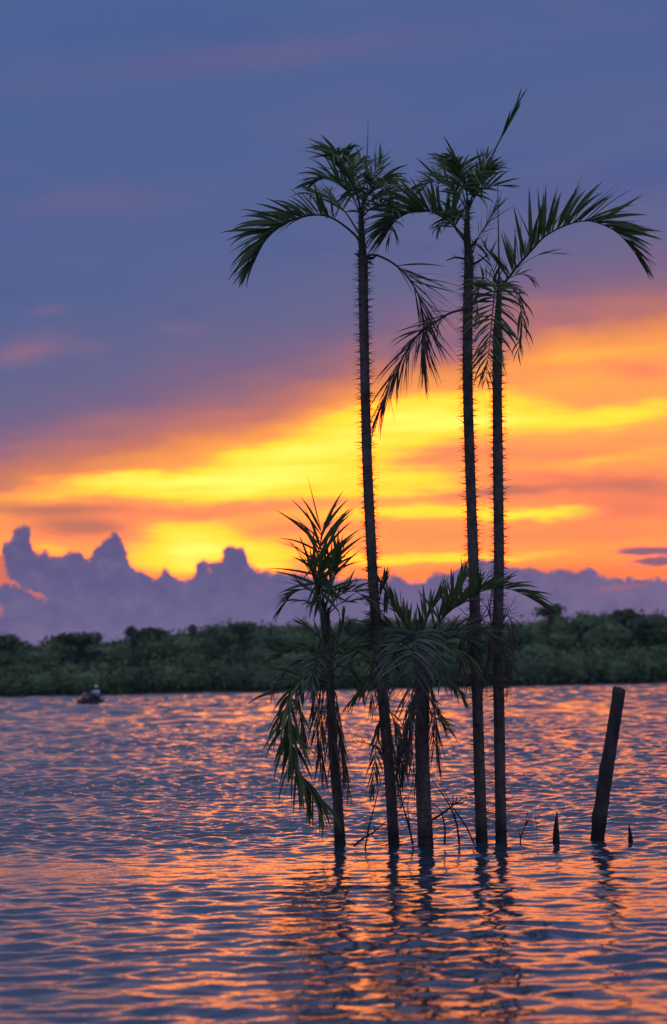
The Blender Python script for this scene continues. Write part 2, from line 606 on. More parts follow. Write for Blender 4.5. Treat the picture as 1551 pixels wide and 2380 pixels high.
def build_water():
    th = [R(a) for a in np.linspace(-11.5, 11.5, 390)]
    extra, a, step = [], 11.5, .12
    while a < 178:
        step = min(step * 1.25, 6)
        a += step
        extra.append(R(min(a, 180)))
    th = np.array(sorted([-e for e in extra[:-1]] + th + extra))
    rr = [0.6]
    while rr[-1] < 520:
        rr.append(rr[-1] * (1.0020 if 8 < rr[-1] < 40 else 1.0025 if 6 < rr[-1] < 90 else 1.0036 if rr[-1] >= 90 else 1.02))
    while rr[-1] < 5000:
        rr.append(rr[-1] * 1.3)
    rr = np.array(rr)
    T, RR = np.meshgrid(th, rr)
    px, py = RR * np.sin(T), RR * np.cos(T)
    fine = np.clip((16 - np.abs(np.degrees(T))) / 4.5, 0, 1)
    z = np.zeros_like(px)
    sp = np.where(RR < 40, RR * .0019, RR * .0024)
    g = np.random.default_rng(3)
    # slow variation in roughness: calmer and windier patches
    patch = np.zeros_like(px)
    for k in range(9):
        lam = g.uniform(3, 14)
        a_ = g.uniform(0, 2 * np.pi)
        patch += np.sin(2 * np.pi / lam * (px * np.cos(a_) * .6 + py * np.sin(a_)) + g.uniform(0, 6.28))
    patch = 1 + .14 * patch
    lams = np.exp(g.uniform(np.log(.12), np.log(1.0), 130))
    for lam in lams:
        a_ = g.uniform(0, 2 * np.pi) if g.random() < .5 else R(96) + g.normal(0, R(38))
        k = 2 * np.pi / lam
        slope = .0108 * math.exp(-(math.log(lam / .32) / .8) ** 2) * np.clip(1 + (RR - 10) / 11, 1, 3.1)
        fade = np.clip((lam / sp - 2.0) / 1.2, 0, 1)
        ph = k * (px * np.cos(a_) + py * np.sin(a_)) + g.uniform(0, 6.28)
        z += slope / k * fade * patch * np.sin(ph)
    for lo_, hi_, cnt, r0_, r1_, amp, spread in ((.32, 1.3, 60, 15, 65, .031, 34), (1.0, 4.5, 50, 65, 150, .042, 34)):
        for lam in np.exp(g.uniform(np.log(lo_), np.log(hi_), cnt)):
            a_ = R(94) + g.normal(0, R(spread))
            k = 2 * np.pi / lam
            slope = amp * np.clip((RR - r0_) / (r1_ - r0_), .02, 1)
            fade = np.clip((lam / np.where(RR > 90, RR * .0036, sp) - 2.0) / 1.2, 0, 1)
            z += slope / k * fade * np.sin(k * (px * np.cos(a_) + py * np.sin(a_)) + g.uniform(0, 6.28))
    z *= fine * np.clip((500 - RR) / 100, 0, 1) * np.clip((RR - 1) / 3, 0, 1)
    nr, nc = px.shape
    V = np.stack([px, py, z], -1).reshape(-1, 3)
    i = np.arange(nr - 1)[:, None]
    j = np.arange(nc - 1)[None, :]
    q = np.stack([i * nc + j, i * nc + j + 1, (i + 1) * nc + j + 1, (i + 1) * nc + j], -1).reshape(-1, 4)
    q = q[:, ::-1]
    me = bpy.data.meshes.new('water')
    me.vertices.add(len(V))
    me.vertices.foreach_set('co', V.astype(np.float32).ravel())
    me.loops.add(q.size)
    me.loops.foreach_set('vertex_index', q.astype(np.int32).ravel())
    me.polygons.add(len(q))
    me.polygons.foreach_set('loop_start', np.arange(0, q.size, 4, dtype=np.int32))
    me.polygons.foreach_set('use_smooth', np.ones(len(q), dtype=bool))
    me.update(calc_edges=True)
    me.validate()
    me.materials.append(M['water'])
    o = bpy.data.objects.new('water', me)
    C.objects.link(o)
    return tag(o, 'rippled lagoon water reflecting the orange and slate blue sunset sky', 'water', kind='structure')


build_water()

# ---------------------------------------------------------------- far shore
gv, gf = [], []
gx = np.linspace(-420, 420, 120)
prof_y = [(SHORE_Y - 3, -.6), (SHORE_Y, .10), (SHORE_Y + 6, .45), (SHORE_Y + 60, 1.0), (SHORE_Y + 400, 1.5), (4000, 1.5)]
for (yy, zz) in prof_y:
    for x in gx:
        gv.append((x * max(1, yy / 390), yy + (random.uniform(-.8, .8) if yy < 395 else 0), zz + random.uniform(-.05, .05)))
n_ = len(gx)
for i in range(len(prof_y) - 1):
    for j in range(n_ - 1):
        gf.append((i * n_ + j, i * n_ + j + 1, (i + 1) * n_ + j + 1, (i + 1) * n_ + j))
tag(mesh_obj('ground', gv, gf, M['soil']), 'low muddy ground under the trees of the far shore', 'ground', kind='structure')


def leaf_cloud(mb, c, rad, n, size, shell=.55, rnd=random):
    """leaf clumps spread through an ellipsoid, denser near its skin"""
    for _ in range(n):
        while True:
            d = Vector((rnd.gauss(0, 1), rnd.gauss(0, 1), rnd.gauss(0, 1)))
            if d.length > .01:
                break
        d.normalize()
        rr = (shell + (1 - shell) * rnd.random()) * (.86 + .28 * rnd.random())
        p = Vector((c[0] + d.x * rad[0] * rr, c[1] + d.y * rad[1] * rr, c[2] + d.z * rad[2] * rr))
        if p.z < .15:
            continue
        nrm = (d + Vector((rnd.gauss(0, .6), rnd.gauss(0, .6), rnd.gauss(.4, .6)))).normalized()
        a = nrm.orthogonal().normalized()
        a.rotate(Matrix.Rotation(rnd.random() * 6.28, 3, nrm))
        b_ = nrm.cross(a)
        s_ = size * (.55 + .9 * rnd.random())
        w_ = s_ * (.45 + .4 * rnd.random())
        mb.add([p - a * s_, p - b_ * w_, p + a * s_, p + b_ * w_], [(0, 1, 2, 3)])


def core(mb, c, rad, rnd=random):
    """rough leafy heart of a crown"""
    vs_, fs = [], []
    nu, nv = 9, 6
    for i in range(nv + 1):
        ph = math.pi * i / nv
        for j in range(nu):
            t = 2 * math.pi * j / nu
            k = .62 + .22 * rnd.random()
            vs_.append(Vector((c[0] + rad[0] * k * math.sin(ph) * math.cos(t), c[1] + rad[1] * k * math.sin(ph) * math.sin(t), max(.05, c[2] + rad[2] * k * math.cos(ph)))))
    for i in range(nv):
        for j in range(nu):
            fs.append((i * nu + j, i * nu + (j + 1) % nu, (i + 1) * nu + (j + 1) % nu, (i + 1) * nu + j))
    mb.add(vs_, fs)


top_prof = [(-300, 1495), (0, 1488), (45, 1494), (65, 1506), (100, 1500), (140, 1492), (235, 1487), (250, 1496), (270, 1494), (295, 1482), (380, 1478), (400, 1474), (450, 1469),
            (500, 1464), (560, 1457), (650, 1461), (720, 1460), (770, 1468), (810, 1458), (850, 1452), (1000, 1448), (1200, 1456), (1245, 1450), (1290, 1444), (1350, 1437),
            (1430, 1437), (1450, 1430), (1551, 1432), (1900, 1440)]


def top_h(xw, yw):
    """canopy height above water at world x for trees standing yw metres out"""
    sx = 775.5 + xw / yw * FPX
    xs = [p[0] for p in top_prof]
    ys = [p[1] for p in top_prof]
    yy = float(np.interp(sx, xs, ys))
    return at(sx, yy, yw).z * 1.075


fr = random.Random(11)
mass = MB()
for row, (y0, y1, f0, f1, step) in enumerate([(SHORE_Y + 1, SHORE_Y + 5, .34, .50, 3.4), (SHORE_Y + 6, SHORE_Y + 12, .52, .72, 4.2),
                                             (SHORE_Y + 13, SHORE_Y + 22, .78, .95, 4.4), (SHORE_Y + 24, SHORE_Y + 40, .95, 1.05, 3.6)]):
    x = -96.0
    while x < 96:
        yy = fr.uniform(y0, y1)
        H = top_h(x, yy) * fr.uniform(f0, f1)
        rx = fr.uniform(2.2, 5.4)
        rz = min(H * .5, fr.uniform(2.2, 3.6)) if row else H * .62
        c = (x, yy, H - rz * .95 if row else H * .45)
        core(mass, c, (rx, rx, rz), fr)
        if row:
            core(mass, (x + fr.uniform(-1, 1), yy + 1, (H - rz) * .55), (rx * .8, rx * .8, max(.8, (H - rz) * .7)), fr)
        leaf_cloud(mass, c, (rx * 1.08, rx * 1.08, rz * 1.06), 620, .34, .55, fr)
        x += step * fr.uniform(.6, 1.3)
fo = mesh_obj('shore_forest', mass.v, mass.f, M['forest'], smooth=False)
tag(fo, 'dense dark green mangrove wood lining the whole far shore', 'forest', kind='stuff')


def shore_tree(name, label, xc, w_px, top_px, yy, n, size, lobes, flat=.45, sparse=False, lean=0.0, seed=1):
    """one tree that stands out of the canopy: trunk with limbs and a crown of leaf clumps"""
    rn = random.Random(seed)
    p = at(xc, top_px, yy)
    H = p.z
    W = w_px / FPX * yy
    root = empty(name, (p.x, yy, .6))
    tag(root, label, 'tree', 'trees standing above the far shore canopy')
    tr, cr = MB(), MB()
    base = Vector((-lean, 0, -.3))
    top = Vector((0, 0, H - 1.0 - W * flat * .5))
    path, _ = catmull([base, base.lerp(top, .5) + Vector((rn.uniform(-.2, .2), 0, 0)), top], 10)
    tr.add(*tube(path, [.28 - .018 * i for i in range(10)], 7))
    for k in range(lobes):
        a = 2 * math.pi * k / lobes + rn.uniform(-.4, .4)
        rr = W * .5 * (.25 + .5 * rn.random())
        c = Vector((math.cos(a) * rr, math.sin(a) * rr * .8, top.z + W * flat * rn.uniform(-.25, .25)))
        rad = W * (.19 + .12 * rn.random()) * (1.0 if not sparse else .85)
        st_ = path[rn.choice([5, 6, 7])]
        br, _ = catmull([st_, st_.lerp(c, .5) + Vector((0, 0, .25)), c], 6)
        tr.add(*tube(br, [.10, .085, .07, .055, .04, .03], 5))
        leaf_cloud(cr, c, (rad * 1.25, rad * 1.25, rad * flat * 1.6), n // lobes, size, .25, rn)
    mesh_obj('trunk', tr.v, tr.f, M['forest_bark'], root)
    mesh_obj('crown', cr.v, cr.f, M['canopy'], root, smooth=False)
    return root


shore_tree('canopy_tree', 'thin open crowned tree against purple cloud right of the palm trunks', 1275, 90, 1393, 402, 380, .34, 9, .42, True, .6, 3)
shore_tree('canopy_tree', 'tall dense round topped tree at the right edge of the far wood', 1500, 120, 1408, 404, 1500, .45, 11, .5, False, 0, 4)
shore_tree('canopy_tree', 'small rounded tree beside the wide one at the right end of the shore', 1448, 42, 1412, 403, 500, .4, 6, .7, False, 0, 5)
shore_tree('canopy_tree', 'feathery small tree on the ridge above and right of the canoe, left of a gap', 308, 46, 1454, 403, 420, .36, 7, .6, True, 0, 6)
shore_tree('canopy_tree', 'feathery wider tree on the ridge just right of its smaller twin', 358, 62, 1452, 405, 560, .36, 8, .45, True, .3, 7)
shore_tree('canopy_tree', 'tiny knob of a tree alone on the sloping ridge line left of the palms', 449, 22, 1446, 403, 200, .3, 4, .9, False, 0, 8)
shore_tree('canopy_tree', 'low broad flat topped tree standing directly above the canoe', 185, 120, 1466, 402, 900, .42, 10, .22, True, 0, 9)
shore_tree('canopy_tree', 'dark tree cut by the left edge of the picture', 12, 70, 1470, 403, 800, .42, 8, .5, False, 0, 10)
shore_tree('canopy_tree', 'bushy low hump of a tree on the ridge left of the short palm', 562, 60, 1440, 404, 700, .4, 7, .4, False, 0, 12)
shore_tree('canopy_tree', 'broad rounded tree top showing between the short palm and the tall palms', 835, 90, 1432, 404, 1000, .42, 9, .5, False, 0, 13)

# ---------------------------------------------------------------- palms
# leaflet blades: a small library of shapes (droop x twist) shared by every leaflet
LEAF = {}
DROOPS = [0.0, .35, .7, 1.1, 1.6, 2.2]
TWISTS = [0, 35, 65, 95]


def make_leaf_lib():
    for kind, wmul in (('leaf', 1.0), ('leaf_old', 1.0), ('leaf_dead', .42)):
        for di, dr in enumerate(DROOPS):
            for ti, tw in enumerate(TWISTS):
                n = 7
                vs_, fs = [], []
                x = z = 0.0
                for i in range(n + 1):
                    t = i / n
                    ang = -dr * (t ** 1.4)
                    nrm = Vector((-math.sin(ang), 0, math.cos(ang)))
                    wdt = .5 * (min(1, .30 + 2.6 * t) if t < .35 else 1) * (1 - max(0, (t - .3) / .7) ** 1.7)
                    wdt = max(wdt, .015)
                    a = R(tw) * (1 - .15 * t)
                    across = Vector((0, math.cos(a), 0)) + nrm * math.sin(a)
                    keel = across.cross(Vector((math.cos(ang), 0, math.sin(ang)))) * .16 * wdt
                    c = Vector((x, 0, z))
                    W = .072 * wmul
                    vs_ += [c + across * wdt * W + keel * W, c - keel * W, c - across * wdt * W + keel * W]
                    x += math.cos(ang) / n
                    z += math.sin(ang) / n
                for i in range(n):
                    o = i * 3
                    fs += [(o, o + 1, o + 4, o + 3), (o + 1, o + 2, o + 5, o + 4)]
                me = bpy.data.meshes.new('leaflet')
                me.from_pydata([tuple(p) for p in vs_], [], fs)
                me.polygons.foreach_set('use_smooth', [True] * len(me.polygons))
                me.materials.append(M[kind])
                LEAF[kind, di, ti] = me


make_leaf_lib()
LR = random.Random(21)
PX = 22.0 / FPX                   # metres per survey pixel at the palms


def frond(palm, pts, n, Lmax, name='frond', kind='leaf', hint=(0, 0, 1), t0=.22, a0=70, a1=22, vk=(20, 60), droop=1.0, wid=1.0,
          sides=(1, -1), r0=.012, prof=None, Y=22.0, label=None, jit=1.0, grav=.0, skip=0.0, aim=None):
    """a pinnate leaf: stalk tube along pts (survey x, y, depth offset) and one object per leaflet"""
    W = [at(p[0], p[1], Y + (p[2] if len(p) > 2 else 0)) for p in pts]
    path, L = catmull(W, 26)
    org = palm.location
    radii = [max(.0018, r0 * (1 - .86 * (i / 25) ** .8)) for i in range(26)]
    v_, f_ = tube([p - org for p in path], radii, 6)
    fo_ = mesh_obj(name, v_, f_, M['rachis_dead' if kind == 'leaf_dead' else 'rachis'], palm)
    if label:
        fo_['label'] = label
    hv = Vector(hint).normalized()
    for i in range(n):
        for sd_ in sides:
            if LR.random() < skip:
                continue
            t = t0 + (1 - t0) * min(1, max(0, (i + LR.uniform(-.45, .45) * jit) / (n - 1)))
            q = t * 25
            k = min(24, int(q))
            p = path[k].lerp(path[k + 1], q - k)
            T = (path[min(25, k + 1)] - path[max(0, k - 1)]).normalized()
            N = hv - T * hv.dot(T)
            if N.length < .15:
                N = Vector((0, -1, 0)) - T * T.dot(Vector((0, -1, 0)))
            N.normalize()
            B = T.cross(N)
            tt = (t - t0) / (1 - t0)
            a = R(a0 + (a1 - a0) * tt + LR.gauss(0, 7) * jit)
            kk = R(LR.uniform(*vk))
            d = T * math.cos(a) + (B * sd_ * math.cos(kk) + N * math.sin(kk)) * math.sin(a)
            if aim is not None:
                d = d + Vector(aim)
            d = d + Vector((LR.gauss(0, .07), LR.gauss(0, .07), LR.gauss(0, .07) - grav)) * jit
            d.normalize()
            pr = (.55 + .45 * math.sin(math.pi * min(1, .18 + .75 * tt)) ** .8) if prof is None else float(np.interp(tt, [i_ / (len(prof) - 1) for i_ in range(len(prof))], prof))
            ln = Lmax * PX * (1.5 if kind == 'leaf_dead' else 1.12) * pr * LR.uniform(.78, 1.12)
            zz = Vector((0, 0, 1)) - d * d.z
            if zz.length < .2:
                zz = N - d * d.dot(N)
            zz.normalize()
            if zz.z < 0:
                zz = -zz
            yv = zz.cross(d)
            dr = droop * LR.uniform(.4, 1.5) * max(.25, math.sqrt(max(0, 1 - d.z * d.z)))
            di = min(range(len(DROOPS)), key=lambda w_: abs(DROOPS[w_] - dr))
            ti = LR.randrange(4)
            o = bpy.data.objects.new('leaflet', LEAF[kind, di, ti])
            C.objects.link(o)
            o.parent = fo_
            wsc = wid * LR.uniform(.8, 1.25) * (.45 + .55 * min(1, ln / .35)) * .42 * (1 if LR.random() < .5 else -1)
            wsc_z = ln
            mt = Matrix((d * ln, yv * wsc * (1 if wsc > 0 else 1), zz * wsc_z)).transposed().to_4x4()
            # keep the blade's thickness in step with its width
            mt.translation = p - org
            o.matrix_local = mt
    return fo_


def palm(label, trunk_pts, r_base, r_top, Y, ring=.06, spine_len=.082, spine_to=1.0, spine_from=0.0, seed=1, sp_n=18):
    """trunk_pts: survey (x, y[, depth]) from the water up"""
    rn = random.Random(seed)
    W = [at(p[0], p[1], Y + (p[2] if len(p) > 2 else 0)) for p in trunk_pts]
    base = Vector((W[0].x, W[0].y, 0))
    root = empty('spiny_palm', base)
    tag(root, label, 'palm tree', 'spiny palms standing in the water')
    W[0].z = 0
    W = [W[0] + (W[0] - W[1]).normalized() * .7] + W
    n = 260
    path, L = catmull(W, n)
    rad = []
    for i in range(n):
        t = i / (n - 1)
        d = t * L
        ph = (d / ring) % 1.0
        node = .055 * math.exp(-((ph - .5) / .16) ** 2)
        r = r_base + (r_top - r_base) * min(1, t * 1.15)
        r *= 1 + node + .02 * math.sin(d * 3.1 + seed) + rn.uniform(-.012, .012)
        if d < 1.0:
            r *= 1 + .16 * (1 - d / 1.0)
        rad.append(r)
    v_, f_ = tube([p - base for p in path], rad, 14, .05, True, rn)
    mesh_obj('trunk', v_, f_, M['trunk'], root)
    # spines: short black needles in rings
    mb = MB()
    d = .75
    while d < L * spine_to:
        if d > L * spine_from:
            k = min(n - 2, int(d / L * (n - 1)))
            p = path[k] - base
            T = (path[k + 1] - path[k]).normalized()
            a = T.orthogonal().normalized()
            off = rn.random() * 6.28
            sparse_ = 1.0 if d > 2.0 else .45
            for q in range(sp_n):
                if rn.random() > sparse_:
                    continue
                th = off + 6.28 * q / sp_n + rn.uniform(-.2, .2)
                o = a.copy()
                o.rotate(Matrix.Rotation(th, 3, T))
                dr = (o + T * rn.uniform(-.35, .55)).normalized()
                ln = spine_len * rn.uniform(.55, 1.25)
                b0 = p + o * rad[k] * .9 + T * rn.gauss(0, .012)
                s1 = dr.orthogonal().normalized() * .0036
                s2 = dr.cross(s1)
                tip = b0 + dr * ln + T * ln * rn.uniform(-.25, .1)
                mb.add([b0 + s1, b0 - s1 * .5 + s2 * .87, b0 - s1 * .5 - s2 * .87, tip], [(0, 1, 3), (1, 2, 3), (2, 0, 3)])
        d += ring * rn.uniform(.85, 1.15)
    so = mesh_obj('spines', mb.v, mb.f, M['spine'], root, smooth=False)
    so['kind'] = 'stuff'
    return root


def stalk(p_, name, pts, r0, r1, Y, mat='rachis', spiny=0, seed=3):
    """spear leaf, sheath or broken leaf base"""
    rn = random.Random(seed)
    W = [at(q[0], q[1], Y + (q[2] if len(q) > 2 else 0)) - p_.location for q in pts]
    path, L = catmull(W, 16)
    rad = [r0 + (r1 - r0) * (i / 15) for i in range(16)]
    mb = MB()
    mb.add(*tube(path, rad, 7, .08, True, rn))
    for k in range(spiny):
        i = rn.randrange(15)
        T = (path[i + 1] - path[i]).normalized()
        o = T.orthogonal().normalized()
        o.rotate(Matrix.Rotation(rn.random() * 6.28, 3, T))
        b0 = path[i].lerp(path[i + 1], rn.random()) + o * rad[i] * .8
        tip = b0 + (o + T * rn.uniform(-.3, .5)) * rn.uniform(.025, .06)
        s1 = o.orthogonal().normalized() * .003
        s2 = o.cross(s1)
        mb.add([b0 + s1, b0 - s1 * .5 + s2 * .87, b0 - s1 * .5 - s2 * .87, tip], [(0, 1, 3), (1, 2, 3), (2, 0, 3)])
    return mesh_obj(name, mb.v, mb.f, M[mat], p_)


DEAD = dict(name='dead_frond', kind='leaf_dead')

# --- tall palm on the left
Y1 = 22.0
t1 = palm('tall palm, left of the three, dead frond hanging from its right side',
          [(916, 1963), (906, 1800), (893, 1650), (881, 1500), (870, 1390), (862, 1250), (854, 1080), (849, 900), (846, 750), (844, 598)], .050, .043, Y1, seed=2)
stalk(t1, 'leaf_sheath', [(844, 604), (842, 560), (840, 520), (839, 480)], .040, .020, Y1, spiny=140)
stalk(t1, 'leaf_base', [(842, 600), (830, 592), (824, 590)], .016, .006, Y1, 'rachis_dead', 10)
stalk(t1, 'leaf_base', [(848, 598), (866, 600), (878, 590)], .022, .005, Y1, 'rachis_dead', 10)
stalk(t1, 'leaf_base', [(852, 606), (862, 612), (868, 616)], .012, .004, Y1, 'rachis_dead', 4)
stalk(t1, 'spear_leaf', [(841, 490), (848, 420), (854, 350), (856, 280)], .010, .0015, Y1)
stalk(t1, 'spear_leaf', [(842, 480), (858, 420), (868, 370), (876, 330)], .006, .001, Y1 + .1)
frond(t1, [(838, 575), (831, 552), (793, 519), (760, 502), (729, 500), (696, 506), (660, 518), (637, 536), (618, 556), (600, 590), (578, 630)], 50, 106,
      t0=.26, a0=64, a1=16, vk=(5, 75), droop=.65, r0=.013, prof=[.55, .8, 1, 1.05, 1, .8, .4], Y=Y1)
frond(t1, [(839, 500, 0), (832, 460, -.05), (818, 425, -.2), (803, 395, -.4), (790, 366, -.58), (774, 362, -.75)], 28, 100,
      hint=(-.15, -.8, .6), t0=.22, a0=58, a1=22, vk=(0, 45), droop=.95, Y=Y1, r0=.010, wid=1.15, prof=[.7, 1, 1, .95, .8])
frond(t1, [(839, 492, 0), (830, 440, .15), (823, 410, .35), (830, 385, .6), (838, 370, .8)], 20, 74,
      hint=(.2, -.5, .8), t0=.25, a0=52, a1=18, vk=(10, 55), droop=.7, Y=Y1, r0=.009, wid=1.2)
frond(t1, [(841, 495, 0), (851, 462, -.1), (868, 436, -.25), (890, 424, -.45), (905, 428, -.6)], 24, 84,
      hint=(.2, -.7, .7), t0=.2, a0=58, a1=24, vk=(5, 40), droop=1.0, Y=Y1, r0=.009, wid=1.1)
frond(t1, [(843, 500, 0), (858, 470, .15), (885, 455, .4), (912, 462, .6)], 12, 80,
      hint=(0, .2, 1), t0=.25, a0=55, a1=20, vk=(5, 50), droop=.9, Y=Y1, r0=.008)
frond(t1, [(836, 545, 0), (808, 500, .3), (780, 470, .7), (745, 452, 1.1), (720, 455, 1.4)], 18, 90,
      hint=(0, 0, 1), t0=.3, a0=60, a1=20, vk=(10, 55), droop=.9, Y=Y1, r0=.010)
frond(t1, [(847, 582), (858, 556), (880, 532), (902, 516), (911, 528), (904, 550)], 9, 58, t0=.3, a0=35, a1=12, vk=(-30, 30), droop=1.3, grav=.35, Y=Y1 - .1, r0=.006, wid=.9, kind='leaf_old')
frond(t1, [(850, 596), (872, 592), (913, 611), (946, 642), (971, 682), (979, 716), (984, 763), (985, 818), (985, 868)], 42, 92, hint=(1, 0, .35),
      t0=.22, a0=50, a1=16, vk=(-15, 75), droop=.35, r0=.012, grav=.12, Y=Y1 - .15, prof=[.9, 1.05, 1.1, 1, .85, .7, .5], **DEAD, label='dry brown frond with thin leaflets hanging down')

frond(t1, [(839, 505, 0), (822, 462, .1), (792, 430, .2), (758, 416, .3), (728, 424, .4)], 24, 76, t0=.25, a0=60, a1=16, vk=(5, 65), droop=.8, Y=Y1, r0=.009, jit=1.3)
frond(t1, [(841, 500, 0), (852, 455, .1), (872, 410, .2), (884, 372, .3)], 16, 62, t0=.25, a0=50, a1=14, vk=(0, 60), droop=.7, hint=(.3, -.5, .7), Y=Y1, r0=.008, jit=1.4)
frond(t1, [(842, 505, 0), (866, 482, -.2), (896, 476, -.4), (922, 490, -.6)], 18, 66, t0=.2, a0=56, a1=16, vk=(0, 60), droop=.8, Y=Y1, r0=.008, jit=1.4)

# --- tall palm in the middle
Y2 = 21.95
t2 = palm('tall middle palm with a slanting spear leaf, tallest of the group',
          [(1120, 1957), (1112, 1700), (1108, 1560), (1102, 1350), (1097, 1200), (1090, 1000), (1087, 850), (1088, 700), (1091, 596)], .052, .044, Y2, seed=5)
stalk(t2, 'leaf_sheath', [(1091, 604), (1087, 560), (1086, 510), (1088, 465)], .040, .018, Y2, spiny=170)
stalk(t2, 'spear_leaf', [(1090, 480), (1110, 425), (1145, 359), (1176, 298)], .010, .006, Y2)
frond(t2, [(1145, 359), (1160, 330), (1176, 298), (1193, 262), (1204, 240)], 10, 66, name='spear_leaf', t0=.3, a0=12, a1=6, vk=(-60, 60), droop=.12, wid=1.6, r0=.007, Y=Y2, jit=.4, prof=[1, .9, .75, .6])
stalk(t2, 'leaf_base', [(1086, 604), (1068, 599), (1055, 599), (1038, 606)], .012, .005, Y2, 'rachis_dead', 8)
stalk(t2, 'leaf_base', [(1096, 616), (1115, 606), (1134, 592)], .014, .005, Y2, 'rachis_dead', 14)
stalk(t2, 'leaf_base', [(1092, 580), (1104, 562), (1112, 553)], .016, .008, Y2, 'rachis_dead', 20)
frond(t2, [(1094, 600), (1110, 556), (1128, 525), (1142, 500), (1153, 484)], 16, 48, t0=.35, a0=45, a1=15, vk=(-40, 60), droop=.2, r0=.008, wid=.6, Y=Y2, **DEAD)
frond(t2, [(1086, 580), (1082, 556), (1056, 525), (1033, 507), (998, 491), (967, 491), (939, 500), (918, 515), (906, 532)], 46, 100,
      t0=.28, a0=68, a1=20, vk=(5, 75), droop=.6, Y=Y2, r0=.013, prof=[.6, .9, 1, 1, .9, .7])
frond(t2, [(1088, 480, 0), (1086, 455, -.1), (1081, 430, -.28), (1074, 405, -.5), (1066, 385, -.68)], 26, 96,
      hint=(0, -.85, .5), t0=.2, a0=60, a1=24, vk=(0, 45), droop=.95, Y=Y2, r0=.010, wid=1.2, prof=[.75, 1, 1, .9])
frond(t2, [(1088, 490, 0), (1078, 455, .15), (1070, 425, .4), (1050, 392, .7), (1028, 368, .9)], 20, 74,
      hint=(0, -.5, .8), t0=.3, a0=55, a1=20, vk=(10, 45), droop=1.0, Y=Y2, r0=.009, wid=1.1)
frond(t2, [(1090, 480, 0), (1103, 445, -.1), (1122, 412, -.25), (1142, 390, -.4)], 20, 72,
      hint=(.2, -.6, .7), t0=.2, a0=50, a1=18, vk=(5, 45), droop=.9, Y=Y2, r0=.008, wid=1.1)
frond(t2, [(1090, 488), (1104, 458), (1125, 440), (1150, 432), (1172, 432)], 8, 62, t0=.25, a0=35, a1=10, vk=(10, 70), droop=.5, Y=Y2 - .2, r0=.008, wid=1.2)
frond(t2, [(1080, 560, 0), (1058, 530, -.3), (1053, 500, -.5), (1055, 470, -.7), (1052, 445, -.85)], 14, 66, hint=(-.3, -.8, .5), t0=.35, a0=55, a1=22, vk=(0, 45), droop=.8, Y=Y2, r0=.009, wid=1.3)
frond(t2, [(1090, 715), (1079, 719), (1048, 727), (1015, 746), (982, 768), (957, 796), (935, 832), (913, 872), (900, 912), (884, 945)], 46, 82, hint=(-.35, 0, .9),
      t0=.12, a0=60, a1=16, vk=(-50, 60), droop=.5, r0=.012, grav=.28, Y=Y2 - .2, prof=[.7, .9, 1.05, 1.05, 1, .9, .8], **DEAD, label='dry brown frond drooping to the left')

frond(t2, [(1087, 492, 0), (1064, 452, .1), (1034, 428, .2), (1002, 424, .3), (980, 438, .4)], 22, 72, t0=.25, a0=60, a1=16, vk=(5, 65), droop=.8, Y=Y2, r0=.009, jit=1.3)
frond(t2, [(1090, 482, 0), (1104, 440, .1), (1122, 400, .2), (1130, 366, .3)], 16, 60, t0=.25, a0=50, a1=14, vk=(0, 60), droop=.7, hint=(.3, -.5, .7), Y=Y2, r0=.008, jit=1.4)
frond(t2, [(1086, 520, 0), (1066, 500, -.3), (1040, 505, -.6), (1022, 530, -.8)], 18, 62, t0=.2, a0=58, a1=16, vk=(0, 55), droop=.9, Y=Y2, r0=.008, jit=1.4)

# --- tall palm on the right
Y3 = 22.05
t3 = palm('tall palm, right of the three, one great frond arching to the right',
          [(1165, 1953), (1161, 1700), (1158, 1480), (1160, 1300), (1158, 1100), (1156, 900), (1157, 770)], .052, .044, Y3, seed=8)
stalk(t3, 'leaf_sheath', [(1157, 780), (1158, 740), (1160, 700), (1160, 650)], .040, .018, Y3, spiny=120)
stalk(t3, 'spear_leaf', [(1160, 680), (1160, 600), (1158, 500), (1157, 415)], .010, .002, Y3)
frond(t3, [(1159, 700), (1163, 670), (1187, 640), (1204, 617), (1234, 584), (1267, 549), (1317, 523), (1364, 513), (1403, 523), (1438, 543), (1471, 581), (1497, 617)], 50, 116,
      t0=.13, a0=62, a1=10, vk=(25, 85), droop=.45, Y=Y3, r0=.014, wid=1.15, prof=[.75, 1.05, 1.1, 1.05, .95, .7, .35], hint=(-.25, 0, 1))
frond(t3, [(1195, 628), (1230, 604), (1262, 590), (1300, 588)], 3, 50, t0=.5, a0=12, a1=5, vk=(-20, 20), droop=.4, Y=Y3, r0=.004, wid=1.0)
frond(t3, [(1160, 690, 0), (1157, 665, -.12), (1152, 668, -.35), (1146, 715, -.55), (1140, 780, -.65), (1134, 840, -.68), (1130, 878, -.68)], 38, 88,
      hint=(0, -.9, .25), t0=.2, a0=70, a1=26, vk=(-5, 30), droop=.8, Y=Y3, r0=.011, wid=1.0, prof=[.8, 1, 1, .9, .75, .5], aim=(0.10, 0, 0))
frond(t3, [(1161, 690, 0), (1172, 662, .1), (1192, 668, .25), (1208, 705, .35), (1214, 760, .4), (1205, 815, .4)], 18, 56,
      hint=(.4, -.4, .6), t0=.15, a0=55, a1=20, vk=(-10, 40), droop=1.2, Y=Y3, r0=.009)
frond(t3, [(1160, 690, 0), (1140, 655, .1), (1122, 650, .25), (1110, 690, .4), (1108, 740, .45)], 14, 50,
      hint=(-.4, -.4, .6), t0=.15, a0=55, a1=20, vk=(-10, 40), droop=1.0, Y=Y3, r0=.008)
frond(t3, [(1160, 680, 0), (1150, 640, .1), (1138, 606, .25), (1128, 570, .4)], 10, 58,
      hint=(0, -.5, .8), t0=.2, a0=40, a1=12, vk=(0, 50), droop=.4, Y=Y3, r0=.007, wid=.9)
